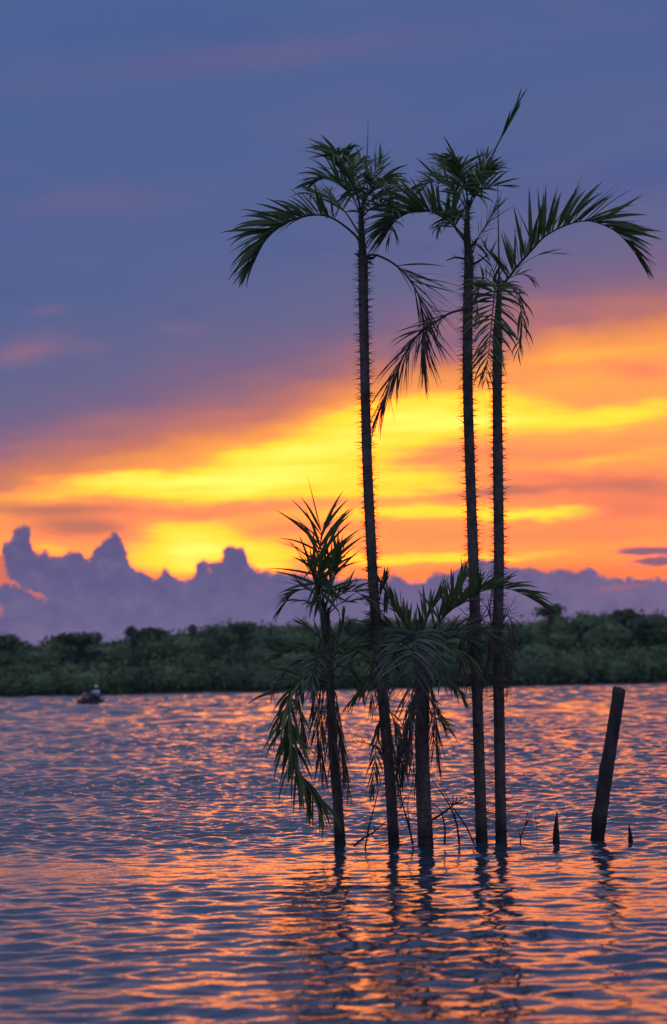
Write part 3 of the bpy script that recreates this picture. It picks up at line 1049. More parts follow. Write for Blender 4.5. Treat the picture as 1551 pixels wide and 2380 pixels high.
frond(t3, [(1187, 645), (1205, 638), (1222, 640), (1236, 652)], 6, 40, t0=.2, a0=40, a1=10, vk=(0, 60), droop=.9, Y=Y3 - .1, r0=.005, wid=1.1)

# --- short palm on the left
Y4 = 21.9
s1 = palm('short palm on the left, fan shaped crown, long fronds hanging to the water',
          [(791, 1961), (784, 1850), (773, 1720), (768, 1600), (763, 1500), (757, 1430)], .053, .036, Y4, seed=12, spine_len=.035)
for k, (a, b_) in enumerate([((752, 1450), (744, 1412)), ((760, 1450), (765, 1412)), ((756, 1450), (755, 1400))]):
    stalk(s1, 'leaf_sheath', [(757 + (a[0] - 757) * .5, 1490), a, b_], .026, .014, Y4 - .03 * k, spiny=30, seed=k)
frond(s1, [(753, 1420, 0), (750, 1370, .0), (748, 1310, .05), (746, 1262, .1), (746, 1228, .12)], 20, 118,
      hint=(0, -1, .2), t0=.22, a0=60, a1=34, vk=(-10, 55), droop=.6, jit=1.9, Y=Y4, r0=.012, wid=1.25, prof=[1, 1.05, 1, .9])
frond(s1, [(752, 1418, 0), (744, 1384, -.15), (734, 1350, -.35), (722, 1322, -.55)], 18, 112,
      hint=(.4, -.8, .5), t0=.2, a0=58, a1=26, vk=(-10, 60), droop=.6, jit=1.9, Y=Y4, r0=.011, wid=1.25)
frond(s1, [(756, 1415, 0), (768, 1372, -.1), (780, 1335, -.3), (792, 1300, -.5)], 18, 98,
      hint=(-.3, -.8, .5), t0=.2, a0=56, a1=22, vk=(0, 40), droop=.4, Y=Y4, r0=.011, wid=1.05)
frond(s1, [(746, 1420), (734, 1384), (713, 1369), (685, 1377), (668, 1394), (656, 1412)], 15, 56,
      t0=.2, a0=50, a1=12, vk=(5, 60), droop=.7, Y=Y4 - .15, r0=.010, wid=1.3)
frond(s1, [(764, 1420), (780, 1392), (800, 1378), (822, 1374), (842, 1384), (858, 1402)], 14, 62,
      t0=.2, a0=60, a1=14, vk=(15, 75), droop=.6, Y=Y4 - .15, r0=.010, wid=1.2)
frond(s1, [(748, 1425), (730, 1404), (705, 1396), (682, 1393)], 7, 40, t0=.3, a0=40, a1=10, vk=(-30, 30), droop=.8, Y=Y4 + .2, r0=.007)
frond(s1, [(765, 1425), (790, 1403), (812, 1398), (835, 1392)], 8, 42, t0=.3, a0=40, a1=10, vk=(-20, 60), droop=.6, Y=Y4 + .2, r0=.007)
frond(s1, [(757, 1540), (735, 1515), (705, 1507), (675, 1512), (648, 1522), (632, 1530)], 20, 52, t0=.15, a0=58, a1=14, vk=(-10, 60), droop=1.0, Y=Y4 - .3, r0=.010, wid=1.1)
frond(s1, [(757, 1520), (742, 1480), (724, 1462), (704, 1452)], 9, 44, t0=.3, a0=45, a1=10, vk=(0, 50), droop=.6, Y=Y4 + .2, r0=.008)
frond(s1, [(765, 1530), (780, 1500), (792, 1470), (797, 1440)], 9, 46, t0=.25, a0=38, a1=8, vk=(0, 50), droop=.4, Y=Y4 + .2, r0=.008, wid=1.3)
frond(s1, [(764, 1540), (790, 1510), (820, 1508), (850, 1530), (868, 1560)], 18, 56, t0=.2, a0=60, a1=14, vk=(0, 60), droop=.9, Y=Y4 - .25, r0=.010)
frond(s1, [(762, 1585), (730, 1574), (705, 1575), (682, 1592), (671, 1625), (675, 1690), (684, 1760), (700, 1800), (725, 1832), (744, 1862)], 46, 112,
      hint=(-.8, -.5, .4), t0=.16, a0=72, a1=24, vk=(-15, 60), droop=.8, grav=.32, jit=1.4, Y=Y4 - .5, r0=.013, wid=1.15, prof=[.7, .95, 1.05, 1, .95, .95, .85, .7],
      label='long green frond hanging down to just above the water')
frond(s1, [(762, 1590), (735, 1578), (708, 1588), (694, 1625), (700, 1680), (712, 1730)], 18, 52,
      hint=(.5, -.6, .3), t0=.3, a0=45, a1=15, vk=(-20, 40), droop=1.0, grav=.45, Y=Y4 + .1, r0=.009)
frond(s1, [(764, 1600), (748, 1590), (733, 1608), (727, 1650)], 9, 50, t0=.3, a0=40, a1=10, vk=(-30, 30), droop=1.0, grav=.5, Y=Y4, r0=.007)
frond(s1, [(762, 1600), (752, 1612), (748, 1660), (746, 1720), (750, 1770)], 18, 74, t0=.1, a0=26, a1=8, vk=(-40, 40), droop=.4, grav=.7, Y=Y4 - .1, r0=.007, **DEAD)
frond(s1, [(772, 1600), (782, 1620), (787, 1680), (794, 1740), (800, 1790)], 18, 74, t0=.1, a0=24, a1=8, vk=(-40, 40), droop=.4, grav=.7, Y=Y4 - .1, r0=.007, **DEAD)
frond(s1, [(766, 1590), (766, 1620, -.12), (770, 1690, -.14), (776, 1760, -.14)], 16, 80, t0=.1, a0=20, a1=8, vk=(-40, 40), droop=.3, grav=.7, Y=Y4 - .08, r0=.007, **DEAD)

# --- short thick palm in the middle of the clump
Y5 = 21.6
s2 = palm('short thick palm in the middle, its pale front frond drooping towards the camera',
          [(990, 1966), (985, 1850), (981, 1720), (983, 1620), (978, 1540), (975, 1490)], .074, .055, Y5, seed=15, spine_len=.035)
stalk(s2, 'leaf_sheath', [(976, 1500), (974, 1470), (970, 1440)], .035, .016, Y5, spiny=60)
frond(s2, [(976, 1500, 0), (974, 1470, -.2), (968, 1480, -.55), (962, 1525, -.85), (955, 1580, -1.0), (948, 1640, -1.05)], 26, 92,
      hint=(0, -.8, .5), t0=.2, a0=72, a1=26, vk=(-5, 20), droop=1.0, Y=Y5, r0=.013, wid=1.2, kind='leaf_old', label='pale green frond drooping towards the camera')
frond(s2, [(980, 1500, 0), (1005, 1462, .1), (1040, 1425, .05), (1080, 1394, -.15), (1120, 1374, -.35), (1160, 1366, -.5), (1200, 1374, -.55), (1245, 1396, -.6)], 32, 92,
      t0=.2, a0=58, a1=12, vk=(20, 80), droop=.6, Y=Y5, r0=.013, wid=1.25, prof=[.85, .9, .9, .8, .75, .8, .7], label='green frond reaching right across two tall trunks')
frond(s2, [(976, 1500), (985, 1460), (1000, 1425), (1020, 1395)], 9, 80, t0=.25, a0=40, a1=14, vk=(0, 60), droop=.25, Y=Y5 + .3, r0=.010, wid=1.3, hint=(-.4, 0, .9))
frond(s2, [(972, 1500), (955, 1470), (935, 1440), (918, 1420)], 9, 66, t0=.2, a0=45, a1=12, vk=(0, 60), droop=.25, Y=Y5 + .2, r0=.010, wid=1.4, hint=(.3, 0, .9))
frond(s2, [(972, 1520), (945, 1480), (912, 1460), (880, 1452), (850, 1466)], 18, 64, t0=.2, a0=58, a1=12, vk=(10, 70), droop=.6, Y=Y5 + .5, r0=.010, wid=1.2)
frond(s2, [(970, 1530), (935, 1525), (900, 1548), (862, 1580), (832, 1612), (812, 1632)], 26, 58, t0=.15, a0=55, a1=12, vk=(-25, 50), droop=.9, grav=.2, Y=Y5 + .4, r0=.011, wid=1.1)
frond(s2, [(984, 1530), (1010, 1545), (1040, 1575), (1062, 1600), (1080, 1625)], 18, 50, t0=.15, a0=55, a1=12, vk=(-30, 50), droop=.9, grav=.2, Y=Y5 + .1, r0=.010)
frond(s2, [(982, 1520), (1015, 1490), (1050, 1480), (1085, 1490), (1110, 1520)], 20, 58, t0=.15, a0=60, a1=14, vk=(0, 60), droop=.8, Y=Y5 + .2, r0=.010, kind='leaf_old')
frond(s2, [(984, 1600), (1000, 1625), (1018, 1660), (1030, 1690)], 12, 44, t0=.2, a0=50, a1=14, vk=(10, 60), droop=1.0, Y=Y5, r0=.008)
frond(s2, [(975, 1590), (955, 1640), (945, 1700), (940, 1760), (936, 1800)], 24, 66, t0=.1, a0=46, a1=14, vk=(-40, 40), droop=.9, grav=.35, Y=Y5 + .15, r0=.009, kind='leaf_old')
frond(s2, [(980, 1590), (965, 1630), (958, 1700), (962, 1780), (968, 1830)], 20, 58, t0=.1, a0=40, a1=14, vk=(-40, 40), droop=.8, grav=.5, Y=Y5 - .1, r0=.008, **DEAD)
frond(s2, [(978, 1600), (1000, 1650), (1008, 1720), (1022, 1780)], 14, 56, t0=.2, a0=38, a1=12, vk=(-30, 40), droop=.6, grav=.4, Y=Y5 + .1, r0=.007, **DEAD)

# more leaves filling the clump
frond(s2, [(972, 1500), (950, 1455), (925, 1415), (900, 1380), (888, 1362)], 9, 62, t0=.3, a0=42, a1=10, vk=(0, 60), droop=.3, Y=Y5 + .35, r0=.010, wid=1.5, hint=(.4, -.3, .8))
frond(s2, [(984, 1495), (1015, 1455), (1045, 1415), (1068, 1372), (1078, 1345)], 14, 78, t0=.25, a0=48, a1=12, vk=(5, 60), droop=.3, Y=Y5 + .15, r0=.011, wid=1.25, hint=(-.7, -.2, .6))
frond(s2, [(970, 1520), (930, 1490), (880, 1490), (835, 1515), (808, 1548)], 22, 62, t0=.15, a0=60, a1=14, vk=(-5, 60), droop=.8, Y=Y5 + .6, r0=.010, kind='leaf_old')
frond(s2, [(984, 1505), (1030, 1468), (1090, 1462), (1145, 1480), (1182, 1528)], 26, 58, t0=.15, a0=60, a1=14, vk=(-5, 65), droop=.8, Y=Y5 - .2, r0=.011, kind='leaf_old')
frond(s2, [(982, 1515), (1030, 1500), (1080, 1520), (1112, 1560)], 18, 54, t0=.15, a0=60, a1=16, vk=(-20, 50), droop=.9, grav=.15, Y=Y5 - .4, r0=.010)
frond(s2, [(974, 1510, 0), (950, 1485, -.3), (925, 1500, -.6), (905, 1550, -.8), (892, 1610, -.85)], 24, 66, t0=.2, a0=62, a1=22, vk=(-10, 35), droop=1.0, hint=(-.2, -.8, .4), Y=Y5, r0=.010, kind='leaf_old')
frond(s2, [(980, 1510, 0), (1000, 1500, -.3), (1018, 1530, -.6), (1026, 1585, -.75)], 18, 60, t0=.2, a0=60, a1=22, vk=(-10, 35), droop=1.0, hint=(.2, -.8, .4), Y=Y5, r0=.009, kind='leaf_old')
frond(s2, [(984, 1640), (1005, 1662), (1028, 1680), (1046, 1700)], 10, 44, t0=.15, a0=52, a1=14, vk=(20, 80), droop=.9, Y=Y5 - .1, r0=.007)
frond(s1, [(758, 1555), (725, 1532), (688, 1542), (655, 1572), (640, 1598)], 20, 52, t0=.15, a0=58, a1=14, vk=(-10, 55), droop=.9, Y=Y4 + .25, r0=.009, kind='leaf_old')
frond(s1, [(768, 1560), (795, 1548), (822, 1570), (838, 1606)], 18, 50, t0=.15, a0=56, a1=14, vk=(-15, 50), droop=1.0, grav=.15, Y=Y4 - .2, r0=.009)
frond(s1, [(757, 1545, 0), (748, 1520, -.3), (732, 1545, -.6), (722, 1600, -.75)], 18, 56, t0=.2, a0=60, a1=20, vk=(-10, 35), droop=1.0, hint=(-.2, -.8, .4), Y=Y4, r0=.009, kind='leaf_old')
frond(t3, [(1158, 1470), (1176, 1430), (1190, 1450), (1194, 1500)], 14, 44, t0=.1, a0=40, a1=14, vk=(-30, 50), droop=.4, grav=.1, Y=Y3 - .15, r0=.007, **DEAD)
frond(t3, [(1157, 1540), (1168, 1510), (1180, 1550), (1182, 1600)], 12, 40, t0=.1, a0=36, a1=14, vk=(-30, 50), droop=.4, grav=.3, Y=Y3 - .1, r0=.006, **DEAD)
frond(t2, [(1107, 1500), (1092, 1480), (1086, 1530), (1088, 1590)], 14, 48, t0=.1, a0=36, a1=14, vk=(-30, 50), droop=.4, grav=.3, Y=Y2 - .12, r0=.006, **DEAD)
frond(t1, [(882, 1500), (900, 1470), (918, 1500), (924, 1560)], 16, 54, t0=.1, a0=44, a1=14, vk=(-30, 50), droop=.6, grav=.2, Y=Y1 - .2, r0=.007, kind='leaf_old')

# shaggy dead leaves round the low trunks
frond(s1, [(768, 1560), (752, 1575), (742, 1630), (738, 1700), (744, 1760)], 20, 62, t0=.1, a0=34, a1=10, vk=(-50, 50), droop=.5, grav=.6, jit=1.6, Y=Y4 + .1, r0=.007, **DEAD)
frond(s1, [(770, 1640), (780, 1660), (792, 1720), (806, 1790), (812, 1840)], 18, 56, t0=.1, a0=30, a1=10, vk=(-50, 50), droop=.4, grav=.7, jit=1.6, Y=Y4 + .05, r0=.006, **DEAD)
frond(s1, [(760, 1470), (745, 1490), (735, 1540), (732, 1590)], 16, 54, t0=.1, a0=40, a1=12, vk=(-50, 50), droop=.5, grav=.4, jit=1.6, Y=Y4 - .1, r0=.006, **DEAD)
frond(s2, [(976, 1560), (962, 1600), (955, 1660), (950, 1730)], 20, 60, t0=.1, a0=36, a1=10, vk=(-50, 50), droop=.5, grav=.55, jit=1.6, Y=Y5 - .15, r0=.007, **DEAD)
frond(s2, [(986, 1560), (1004, 1600), (1012, 1660), (1016, 1730)], 18, 56, t0=.1, a0=36, a1=10, vk=(-50, 50), droop=.5, grav=.55, jit=1.6, Y=Y5 - .1, r0=.007, **DEAD)
frond(t1, [(896, 1680), (910, 1710), (920, 1770), (926, 1840)], 16, 52, t0=.1, a0=36, a1=12, vk=(-50, 50), droop=.5, grav=.5, jit=1.6, Y=Y1 - .1, r0=.006, **DEAD)

# dry skirts on the tall trunks where the short crowns touch them
frond(t1, [(884, 1500), (872, 1520), (862, 1570), (868, 1640)], 14, 54, t0=.1, a0=40, a1=12, vk=(-30, 40), droop=.6, grav=.4, Y=Y1, r0=.007, **DEAD)
frond(t1, [(876, 1420), (888, 1370), (898, 1352), (896, 1390)], 8, 50, t0=.3, a0=30, a1=10, vk=(-30, 40), droop=.3, grav=.0, Y=Y1, r0=.007, wid=1.5, kind='leaf_old')
frond(t1, [(893, 1640), (880, 1690), (872, 1760), (866, 1830)], 16, 56, t0=.1, a0=44, a1=16, vk=(-30, 50), droop=.8, grav=.2, Y=Y1 + .1, r0=.007, kind='leaf_old')
frond(t1, [(900, 1640), (918, 1680), (930, 1740), (934, 1800)], 16, 52, t0=.1, a0=44, a1=16, vk=(-30, 50), droop=.8, grav=.3, Y=Y1 + .1, r0=.007, kind='leaf_old')
frond(t2, [(1106, 1470), (1090, 1440), (1076, 1480), (1070, 1540)], 16, 54, t0=.1, a0=40, a1=14, vk=(-30, 40), droop=.6, grav=.3, Y=Y2, r0=.008, **DEAD)
frond(t2, [(1106, 1480), (1120, 1440), (1136, 1470), (1140, 1530)], 16, 54, t0=.1, a0=40, a1=14, vk=(-30, 40), droop=.6, grav=.3, Y=Y2 - .1, r0=.008, **DEAD)
frond(t3, [(1158, 1490), (1172, 1450), (1184, 1470), (1184, 1540)], 14, 46, t0=.1, a0=34, a1=14, vk=(-30, 40), droop=.5, grav=.3, Y=Y3 - .1, r0=.008, **DEAD)
frond(t3, [(1157, 1500), (1144, 1450), (1138, 1410), (1146, 1380)], 10, 44, t0=.2, a0=30, a1=10, vk=(-30, 40), droop=.2, Y=Y3, r0=.007, **DEAD)
frond(t3, [(1158, 1520), (1145, 1500), (1132, 1530), (1128, 1580)], 14, 46, t0=.1, a0=40, a1=14, vk=(-30, 40), droop=.5, grav=.4, Y=Y3 - .1, r0=.007, **DEAD)

# the 300 broadest leaflets of each palm stay single; its smaller ones become one leafy mass
for root in (t1, t2, t3, s1, s2):
    ls = [l for f in root.children if f.type == 'MESH' for l in f.children if l.name.startswith('leaflet')]
    ls.sort(key=lambda l: -l.matrix_basis.col[0].length * l.matrix_basis.col[1].length * (.42 if l.data.materials[0] == M['leaf_dead'] else 1))
    V, Fc, Mi, off = [], [], [], 0
    mats = [M['leaf'], M['leaf_old'], M['leaf_dead']]
    for l in ls[300:]:
        n = len(l.data.vertices)
        co = np.empty(n * 3, dtype=np.float32)
        l.data.vertices.foreach_get('co', co)
        W4 = np.array(l.matrix_basis)
        V.append(co.reshape(-1, 3) @ W4[:3, :3].T + W4[:3, 3])
        mi = mats.index(l.data.materials[0])
        for p in l.data.polygons:
            Fc.append([i + off for i in p.vertices])
            Mi.append(mi)
        off += n
    if not V:
        continue
    o = mesh_obj('small_leaflets', np.concatenate(V).tolist(), Fc, None, root)
    for m_ in mats:
        o.data.materials.append(m_)
    o.data.polygons.foreach_set('material_index', Mi)
    o['kind'] = 'stuff'
    for l in ls[300:]:
        bpy.data.objects.remove(l)

# ---------------------------------------------------------------- posts, stumps and dead branches in the water
def stump(name, label, cat, pts, radii, Y, seed, jag=0.0, seg=14):
    rn = random.Random(seed)
    W = [at(p[0], p[1], Y) for p in pts]
    base = Vector((W[0].x, W[0].y, 0))
    W[0].z = 0
    W = [W[0] + (W[0] - W[1]).normalized() * .5] + [w for w in W]
    n = 40
    path, L = catmull(W, n)
    xs = [i_ / (len(radii) - 1) for i_ in range(len(radii))]
    rad = [float(np.interp(i / (n - 1), xs, radii)) * (1 + rn.uniform(-.03, .03)) for i in range(n)]
    v_, f_ = tube([p - base for p in path], rad, seg, 0, True, rn)
    ridge = [rn.uniform(-.13, .10) for _ in range(seg)]
    knots = [(rn.random(), rn.randrange(seg), rn.uniform(.08, .2)) for _ in range(9)]
    T = (path[-1] - path[-2]).normalized()
    for i in range(n):
        c = path[i] - base
        for k in range(seg):
            q = v_[i * seg + k]
            kn = sum(a_ * math.exp(-((i / n - t_) / .03) ** 2 - (min(abs(k - k_), seg - abs(k - k_)) / 1.6) ** 2) for (t_, k_, a_) in knots)
            v_[i * seg + k] = c + (q - c) * (1 + ridge[k] * (.6 + .4 * math.sin(i * .35 + k)) + kn + rn.uniform(-.04, .04))
    if jag:
        for k in range(seg):
            v_[(n - 1) * seg + k] = v_[(n - 1) * seg + k] + T * jag * (rn.random() - .6)
    o = mesh_obj(name, v_, f_, M['wood'], None)
    o.location = base
    return tag(o, label, cat)


stump('leaning_post', 'dark broken wooden post leaning to the right out of the water', 'post',
      [(1389, 1948), (1402, 1850), (1421, 1725), (1441, 1602)], [.068, .066, .066, .064, .060, .057], 22.3, 4, .07)
stump('pointed_stump', 'small black pointed stump between the palm clump and the leaning post', 'stump',
      [(1293, 1957), (1293, 1925), (1294, 1900), (1295, 1886)], [.040, .040, .040, .040, .036, .032, .020, .005], 21.9, 5)
stump('pointed_stump', 'smallest black pointed stump, right of the leaning post', 'stump',
      [(1466, 1955), (1465, 1938), (1463, 1925), (1462, 1915)], [.034, .034, .034, .034, .033, .026, .016, .004], 21.85, 6)


def branch(label, lines, Y, r=.009, mat='twig'):
    mb = MB()
    p0 = at(*lines[0][0], Y)
    for k, ln in enumerate(lines):
        path, L = catmull([at(p[0], p[1], Y + .06 * math.sin(i_ * 2 + k)) - p0 for i_, p in enumerate(ln)], 12)
        rr = r if k == 0 else r * .6
        mb.add(*tube(path, [rr * (1 - .7 * i_ / 11) for i_ in range(12)], 6, .25))
    o = mesh_obj('dead_branch', mb.v, mb.f, M[mat])
    o.location = p0
    return tag(o, label, 'branch', 'dead branches standing in the water')


branch('forked dead branch sticking out right of the short thick palm', [[(1004, 1906), (1030, 1890), (1053, 1872), (1085, 1851)], [(1050, 1874), (1054, 1860), (1052, 1848)], [(1056, 1870), (1074, 1866), (1088, 1856)], [(1060, 1866), (1062, 1850)]], 21.5, .012)
branch('thin arched stem bending into the water just right of the thick palm', [[(1034, 1962), (1034, 1921), (1024, 1884), (1002, 1864)]], 21.5, .010)
branch('long dead stem slanting from the thick palm into the water', [[(1068, 1962), (1061, 1912), (1040, 1863), (1004, 1812)], [(1067, 1950), (1074, 1944), (1080, 1946)], [(1055, 1900), (1062, 1888), (1072, 1885)]], 21.6, .010)
branch('dead stem slanting into the water beside the middle tall trunk', [[(1102, 1960), (1081, 1916), (1053, 1876), (1028, 1830)], [(1085, 1922), (1074, 1912), (1060, 1908)]], 21.6, .008)
branch('tuft of thin twigs in the water between the right tall palm and the stump', [[(1210, 1962), (1211, 1945), (1220, 1921), (1228, 1882)], [(1211, 1948), (1206, 1936), (1205, 1926)], [(1219, 1924), (1232, 1904), (1249, 1892)], [(1232, 1904), (1240, 1925)], [(1222, 1915), (1228, 1905), (1230, 1895)], [(1243, 1896), (1247, 1915), (1248, 1956)]], 21.8, .007)
branch('long thin dead leaf stalk leaning against the left tall trunk', [[(848, 1978), (858, 1920), (872, 1870), (888, 1800)]], 21.6, .008)
branch('short crooked branch lying left of the left tall trunk base', [[(824, 1966), (842, 1950), (866, 1936), (902, 1906)], [(862, 1938), (874, 1948), (880, 1942)], [(858, 1940), (852, 1934)], [(872, 1930), (870, 1920)]], 21.6, .011)
branch('pair of dead stems crossing between the left tall palm and thick palm', [[(960, 1962), (948, 1910), (934, 1860), (930, 1810)], [(955, 1940), (948, 1870), (958, 1830)], [(930, 1880), (945, 1850), (966, 1835)]], 21.75, .010)
branch('spiky flower stalk poking left of the left tall trunk at mid height', [[(893, 1745), (872, 1735), (848, 1726), (808, 1724)], [(848, 1726), (842, 1716)], [(836, 1725), (828, 1718)], [(842, 1726), (838, 1736)], [(824, 1725), (818, 1718)]], 21.95, .008)

# ---------------------------------------------------------------- canoe with three people, far out on the left
CY = 192.0


def flat_mat(name, c, rough=.8):
    def b_(nt, p, out):
        col, fac = two_tone(nt, 6, tuple(v_ * .85 for v_ in c), tuple(min(1, v_ * 1.12) for v_ in c))
        nt.links.new(col, p.inputs['Base Color'])
        p.inputs['Roughness'].default_value = rough
    return material(name, b_)


M['hull'] = flat_mat('canoe_wood', (.045, .040, .038))
M['bow'] = flat_mat('canoe_bow_paint', (.28, .09, .05))
M['skin'] = flat_mat('skin', (.20, .11, .08))
M['hair'] = flat_mat('hair', (.015, .012, .012))
M['shirt_brown'] = flat_mat('brown_shirt', (.36, .19, .15))
M['shirt_blue'] = flat_mat('navy_shirt', (.07, .10, .20))
M['shirt_white'] = flat_mat('white_shirt', (.85, .86, .88))
M['trousers'] = flat_mat('dark_trousers', (.035, .035, .045))

cb = at(211, 1636, CY)
canoe = empty('canoe', (cb.x, CY, 0))
canoe.rotation_euler.z = R(62)
tag(canoe, 'small dark canoe carrying three people on the far water at left', 'canoe')
hv_, hf_ = [], []
NS, NC = 17, 9
for i in range(NS):
    t = i / (NS - 1) * 2 - 1
    wd = .42 * (1 - abs(t) ** 2.6) + .015
    sheer = .30 + .16 * abs(t) ** 3
    keel = -.14 + .16 * abs(t) ** 4
    for j in range(NC):
        a = math.pi * j / (NC - 1)
        hv_.append((t * 1.9, -math.cos(a) * wd, sheer + (keel - sheer) * math.sin(a) ** .7))
    for j in range(NC):
        a = math.pi * j / (NC - 1)
        hv_.append((t * 1.86, -math.cos(a) * max(.004, wd - .03), sheer + (keel + .04 - sheer) * math.sin(a) ** .7 * .96 + .004))
for i in range(NS - 1):
    o, p = i * NC * 2, (i + 1) * NC * 2
    for j in range(NC - 1):
        hf_.append((o + j, o + j + 1, p + j + 1, p + j))
        hf_.append((o + NC + j + 1, o + NC + j, p + NC + j, p + NC + j + 1))
    hf_.append((o, p, p + NC, o + NC))
    hf_.append((o + NC - 1, o + 2 * NC - 1, p + 2 * NC - 1, p + NC - 1))
hull = mesh_obj('hull', hv_, hf_, M['hull'], canoe)
for xx in (-1.0, 0.0, .95):
    mesh_obj('thwart', [(xx - .1, -.36, .17), (xx + .1, -.36, .17), (xx + .1, .36, .17), (xx - .1, .36, .17),
                        (xx - .1, -.36, .20), (xx + .1, -.36, .20), (xx + .1, .36, .20), (xx - .1, .36, .20)],
             [(3, 2, 1, 0), (4, 5, 6, 7), (0, 1, 5, 4), (1, 2, 6, 5), (2, 3, 7, 6), (3, 0, 4, 7)], M['hull'], canoe, smooth=False)
bv, bf = [], []
for i in range(7):
    t = .80 + .2 * i / 6
    wd = .42 * (1 - t ** 2.6) + .02
    sheer = .30 + .16 * t ** 3 + .004
    for j in range(7):
        a = math.pi * j / 6
        bv.append((-t * 1.91, -math.cos(a) * (wd + .006), sheer + (-.02 - sheer) * math.sin(a) ** .7))
for i in range(6):
    for j in range(6):
        bf.append((i * 7 + j, (i + 1) * 7 + j, (i + 1) * 7 + j + 1, i * 7 + j + 1))
    bf.append((i * 7, i * 7 + 6, (i + 1) * 7 + 6, (i + 1) * 7))
mesh_obj('painted_bow', bv, bf, M['bow'], canoe)


def skin_mesh(name, verts, edges, radii, mat, parent, sub=1):
    me = bpy.data.meshes.new(name)
    me.from_pydata(verts, edges, [])
    o = bpy.data.objects.new(name, me)
    C.objects.link(o)
    md = o.modifiers.new('skin', 'SKIN')
    me.skin_vertices.new() if not me.skin_vertices else None
    for i, r in enumerate(radii):
        me.skin_vertices[0].data[i].radius = (r, r * .85) if not isinstance(r, tuple) else r
    me.skin_vertices[0].data[0].use_root = True
    sb = o.modifiers.new('sub', 'SUBSURF')
    sb.levels = sb.render_levels = sub
    me.materials.append(mat)
    if parent:
        o.parent = parent
    return o


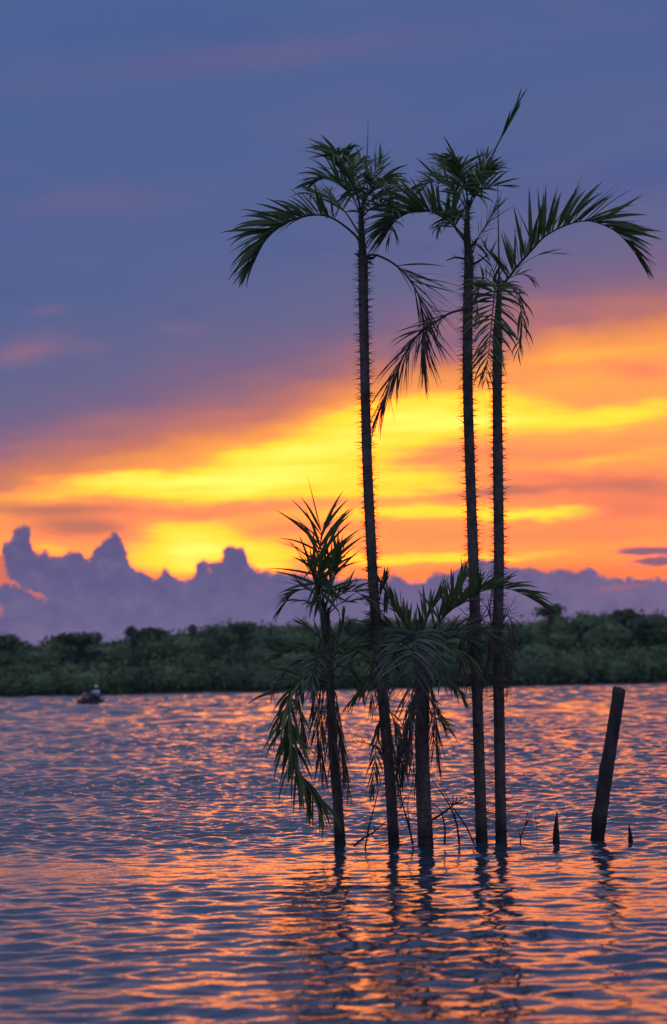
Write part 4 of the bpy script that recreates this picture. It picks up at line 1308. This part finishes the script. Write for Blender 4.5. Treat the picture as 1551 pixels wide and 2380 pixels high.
def person(label, loc, rz, shirt, lean, arms, scale=1.0, hat=False):
    """seated figure; local x forward, origin on the seat"""
    sh = Vector((lean, 0, .50))
    V = [(0, 0, .10), (lean * .45, 0, .30), (lean * .9, 0, .46), (lean * 1.05, 0, .585), (lean * 1.12 + .01, 0, .68), (lean * 1.15 + .015, 0, .78),
         (lean, .17, .49), (lean + arms[0] * .5, .24, .30 + arms[1] * .3), (lean + arms[0], .16, .22 + arms[1]), (lean + arms[0] + .08, .13, .22 + arms[1] * 1.05),
         (lean, -.17, .49), (lean + arms[0] * .5, -.24, .30 + arms[1] * .3), (lean + arms[0], -.16, .22 + arms[1]), (lean + arms[0] + .08, -.13, .22 + arms[1] * 1.05),
         (.02, .10, .08), (.38, .13, .16), (.42, .12, -.12), (.52, .12, -.13), (.02, -.10, .08), (.38, -.13, .16), (.42, -.12, -.12), (.52, -.12, -.13)]
    E = [(0, 1), (1, 2), (2, 3), (3, 4), (4, 5), (2, 6), (6, 7), (7, 8), (8, 9), (2, 10), (10, 11), (11, 12), (12, 13),
         (0, 14), (14, 15), (15, 16), (16, 17), (0, 18), (18, 19), (19, 20), (20, 21)]
    rd = [.13, .13, .13, .055, .095, .085, .062, .045, .034, .032, .062, .045, .034, .032, .085, .062, .045, .035, .085, .062, .045, .035]
    body = skin_mesh('person', V, E, rd, M['skin'], None)
    body.location = loc
    body.rotation_euler.z = rz
    body.scale = (scale,) * 3
    tag(body, label, 'person')
    skin_mesh('shirt', [V[0], V[1], V[2], (lean * .98, 0, .53), V[6], V[7], V[10], V[11]], [(0, 1), (1, 2), (2, 3), (2, 4), (4, 5), (2, 6), (6, 7)],
              [.155, .158, .155, .09, .08, .062, .08, .062], shirt, body)
    skin_mesh('trousers', [V[0], V[14], V[15], V[16], V[18], V[19], V[20]], [(0, 1), (1, 2), (2, 3), (0, 4), (4, 5), (5, 6)],
              [.145, .10, .076, .055, .10, .076, .055], M['trousers'], body)
    hc = Vector(V[5])
    hvv, hff = [], []
    for i in range(6):
        ph = math.pi * .52 * i / 5
        for j in range(12):
            th = 2 * math.pi * j / 12
            hvv.append((hc.x - .015 + .108 * math.sin(ph) * math.cos(th), .096 * math.sin(ph) * math.sin(th), hc.z - .02 + .115 * math.cos(ph)))
    for i in range(5):
        for j in range(12):
            hff.append((i * 12 + j, (i + 1) * 12 + j, (i + 1) * 12 + (j + 1) % 12, i * 12 + (j + 1) % 12))
    if hat:
        o0 = len(hvv)
        for j in range(12):
            th = 2 * math.pi * j / 12
            hvv.append((hc.x + .19 * math.cos(th), .18 * math.sin(th), hc.z - .04))
        for j in range(12):
            hff.append((60 + j, o0 + j, o0 + (j + 1) % 12, 60 + (j + 1) % 12))
    mesh_obj('cap' if hat else 'hair', hvv, hff, shirt if hat else M['hair'], body)
    return body


cm = Matrix.Rotation(R(62), 4, 'Z')


def seat(xx, z=.26):
    p = cm @ Vector((xx, 0, z))
    return Vector((cb.x + p.x, CY + p.y, z))


person('person in a brown shirt bent forward at the left end of the canoe', seat(-1.0), R(62), M['shirt_brown'], .16, (.32, .02), 1.25)
person('person in a dark blue shirt sitting in the middle of the canoe', seat(0.0), R(62), M['shirt_blue'], .05, (.26, 0.0), 1.28)
person('person in a white shirt and cap sitting upright at the right end of the canoe', seat(.95, .42), R(242), M['shirt_white'], .08, (.30, .10), 1.32, True)

# ---------------------------------------------------------------- evening haze over the water
hz = MB()
x0, x1, y0, y1, z0, z1 = -1500, 1500, -300, 4200, -2.0, 16.0
hz.add([Vector(p) for p in [(x0, y0, z0), (x1, y0, z0), (x1, y1, z0), (x0, y1, z0), (x0, y0, z1), (x1, y0, z1), (x1, y1, z1), (x0, y1, z1)]],
       [(3, 2, 1, 0), (4, 5, 6, 7), (0, 1, 5, 4), (1, 2, 6, 5), (2, 3, 7, 6), (3, 0, 4, 7)])
hm = bpy.data.materials.new('haze')
hm.use_nodes = True
hm.node_tree.nodes.clear()
ho = hm.node_tree.nodes.new('ShaderNodeOutputMaterial')
pv = hm.node_tree.nodes.new('ShaderNodeVolumePrincipled')
pv.inputs['Color'].default_value = (.86, .88, .92, 1)
pv.inputs['Density'].default_value = .00008
hm.node_tree.links.new(pv.outputs[0], ho.inputs['Volume'])
tag(mesh_obj('haze', hz.v, hz.f, hm, smooth=False), 'thin evening haze lying over the lagoon', 'haze', kind='stuff')
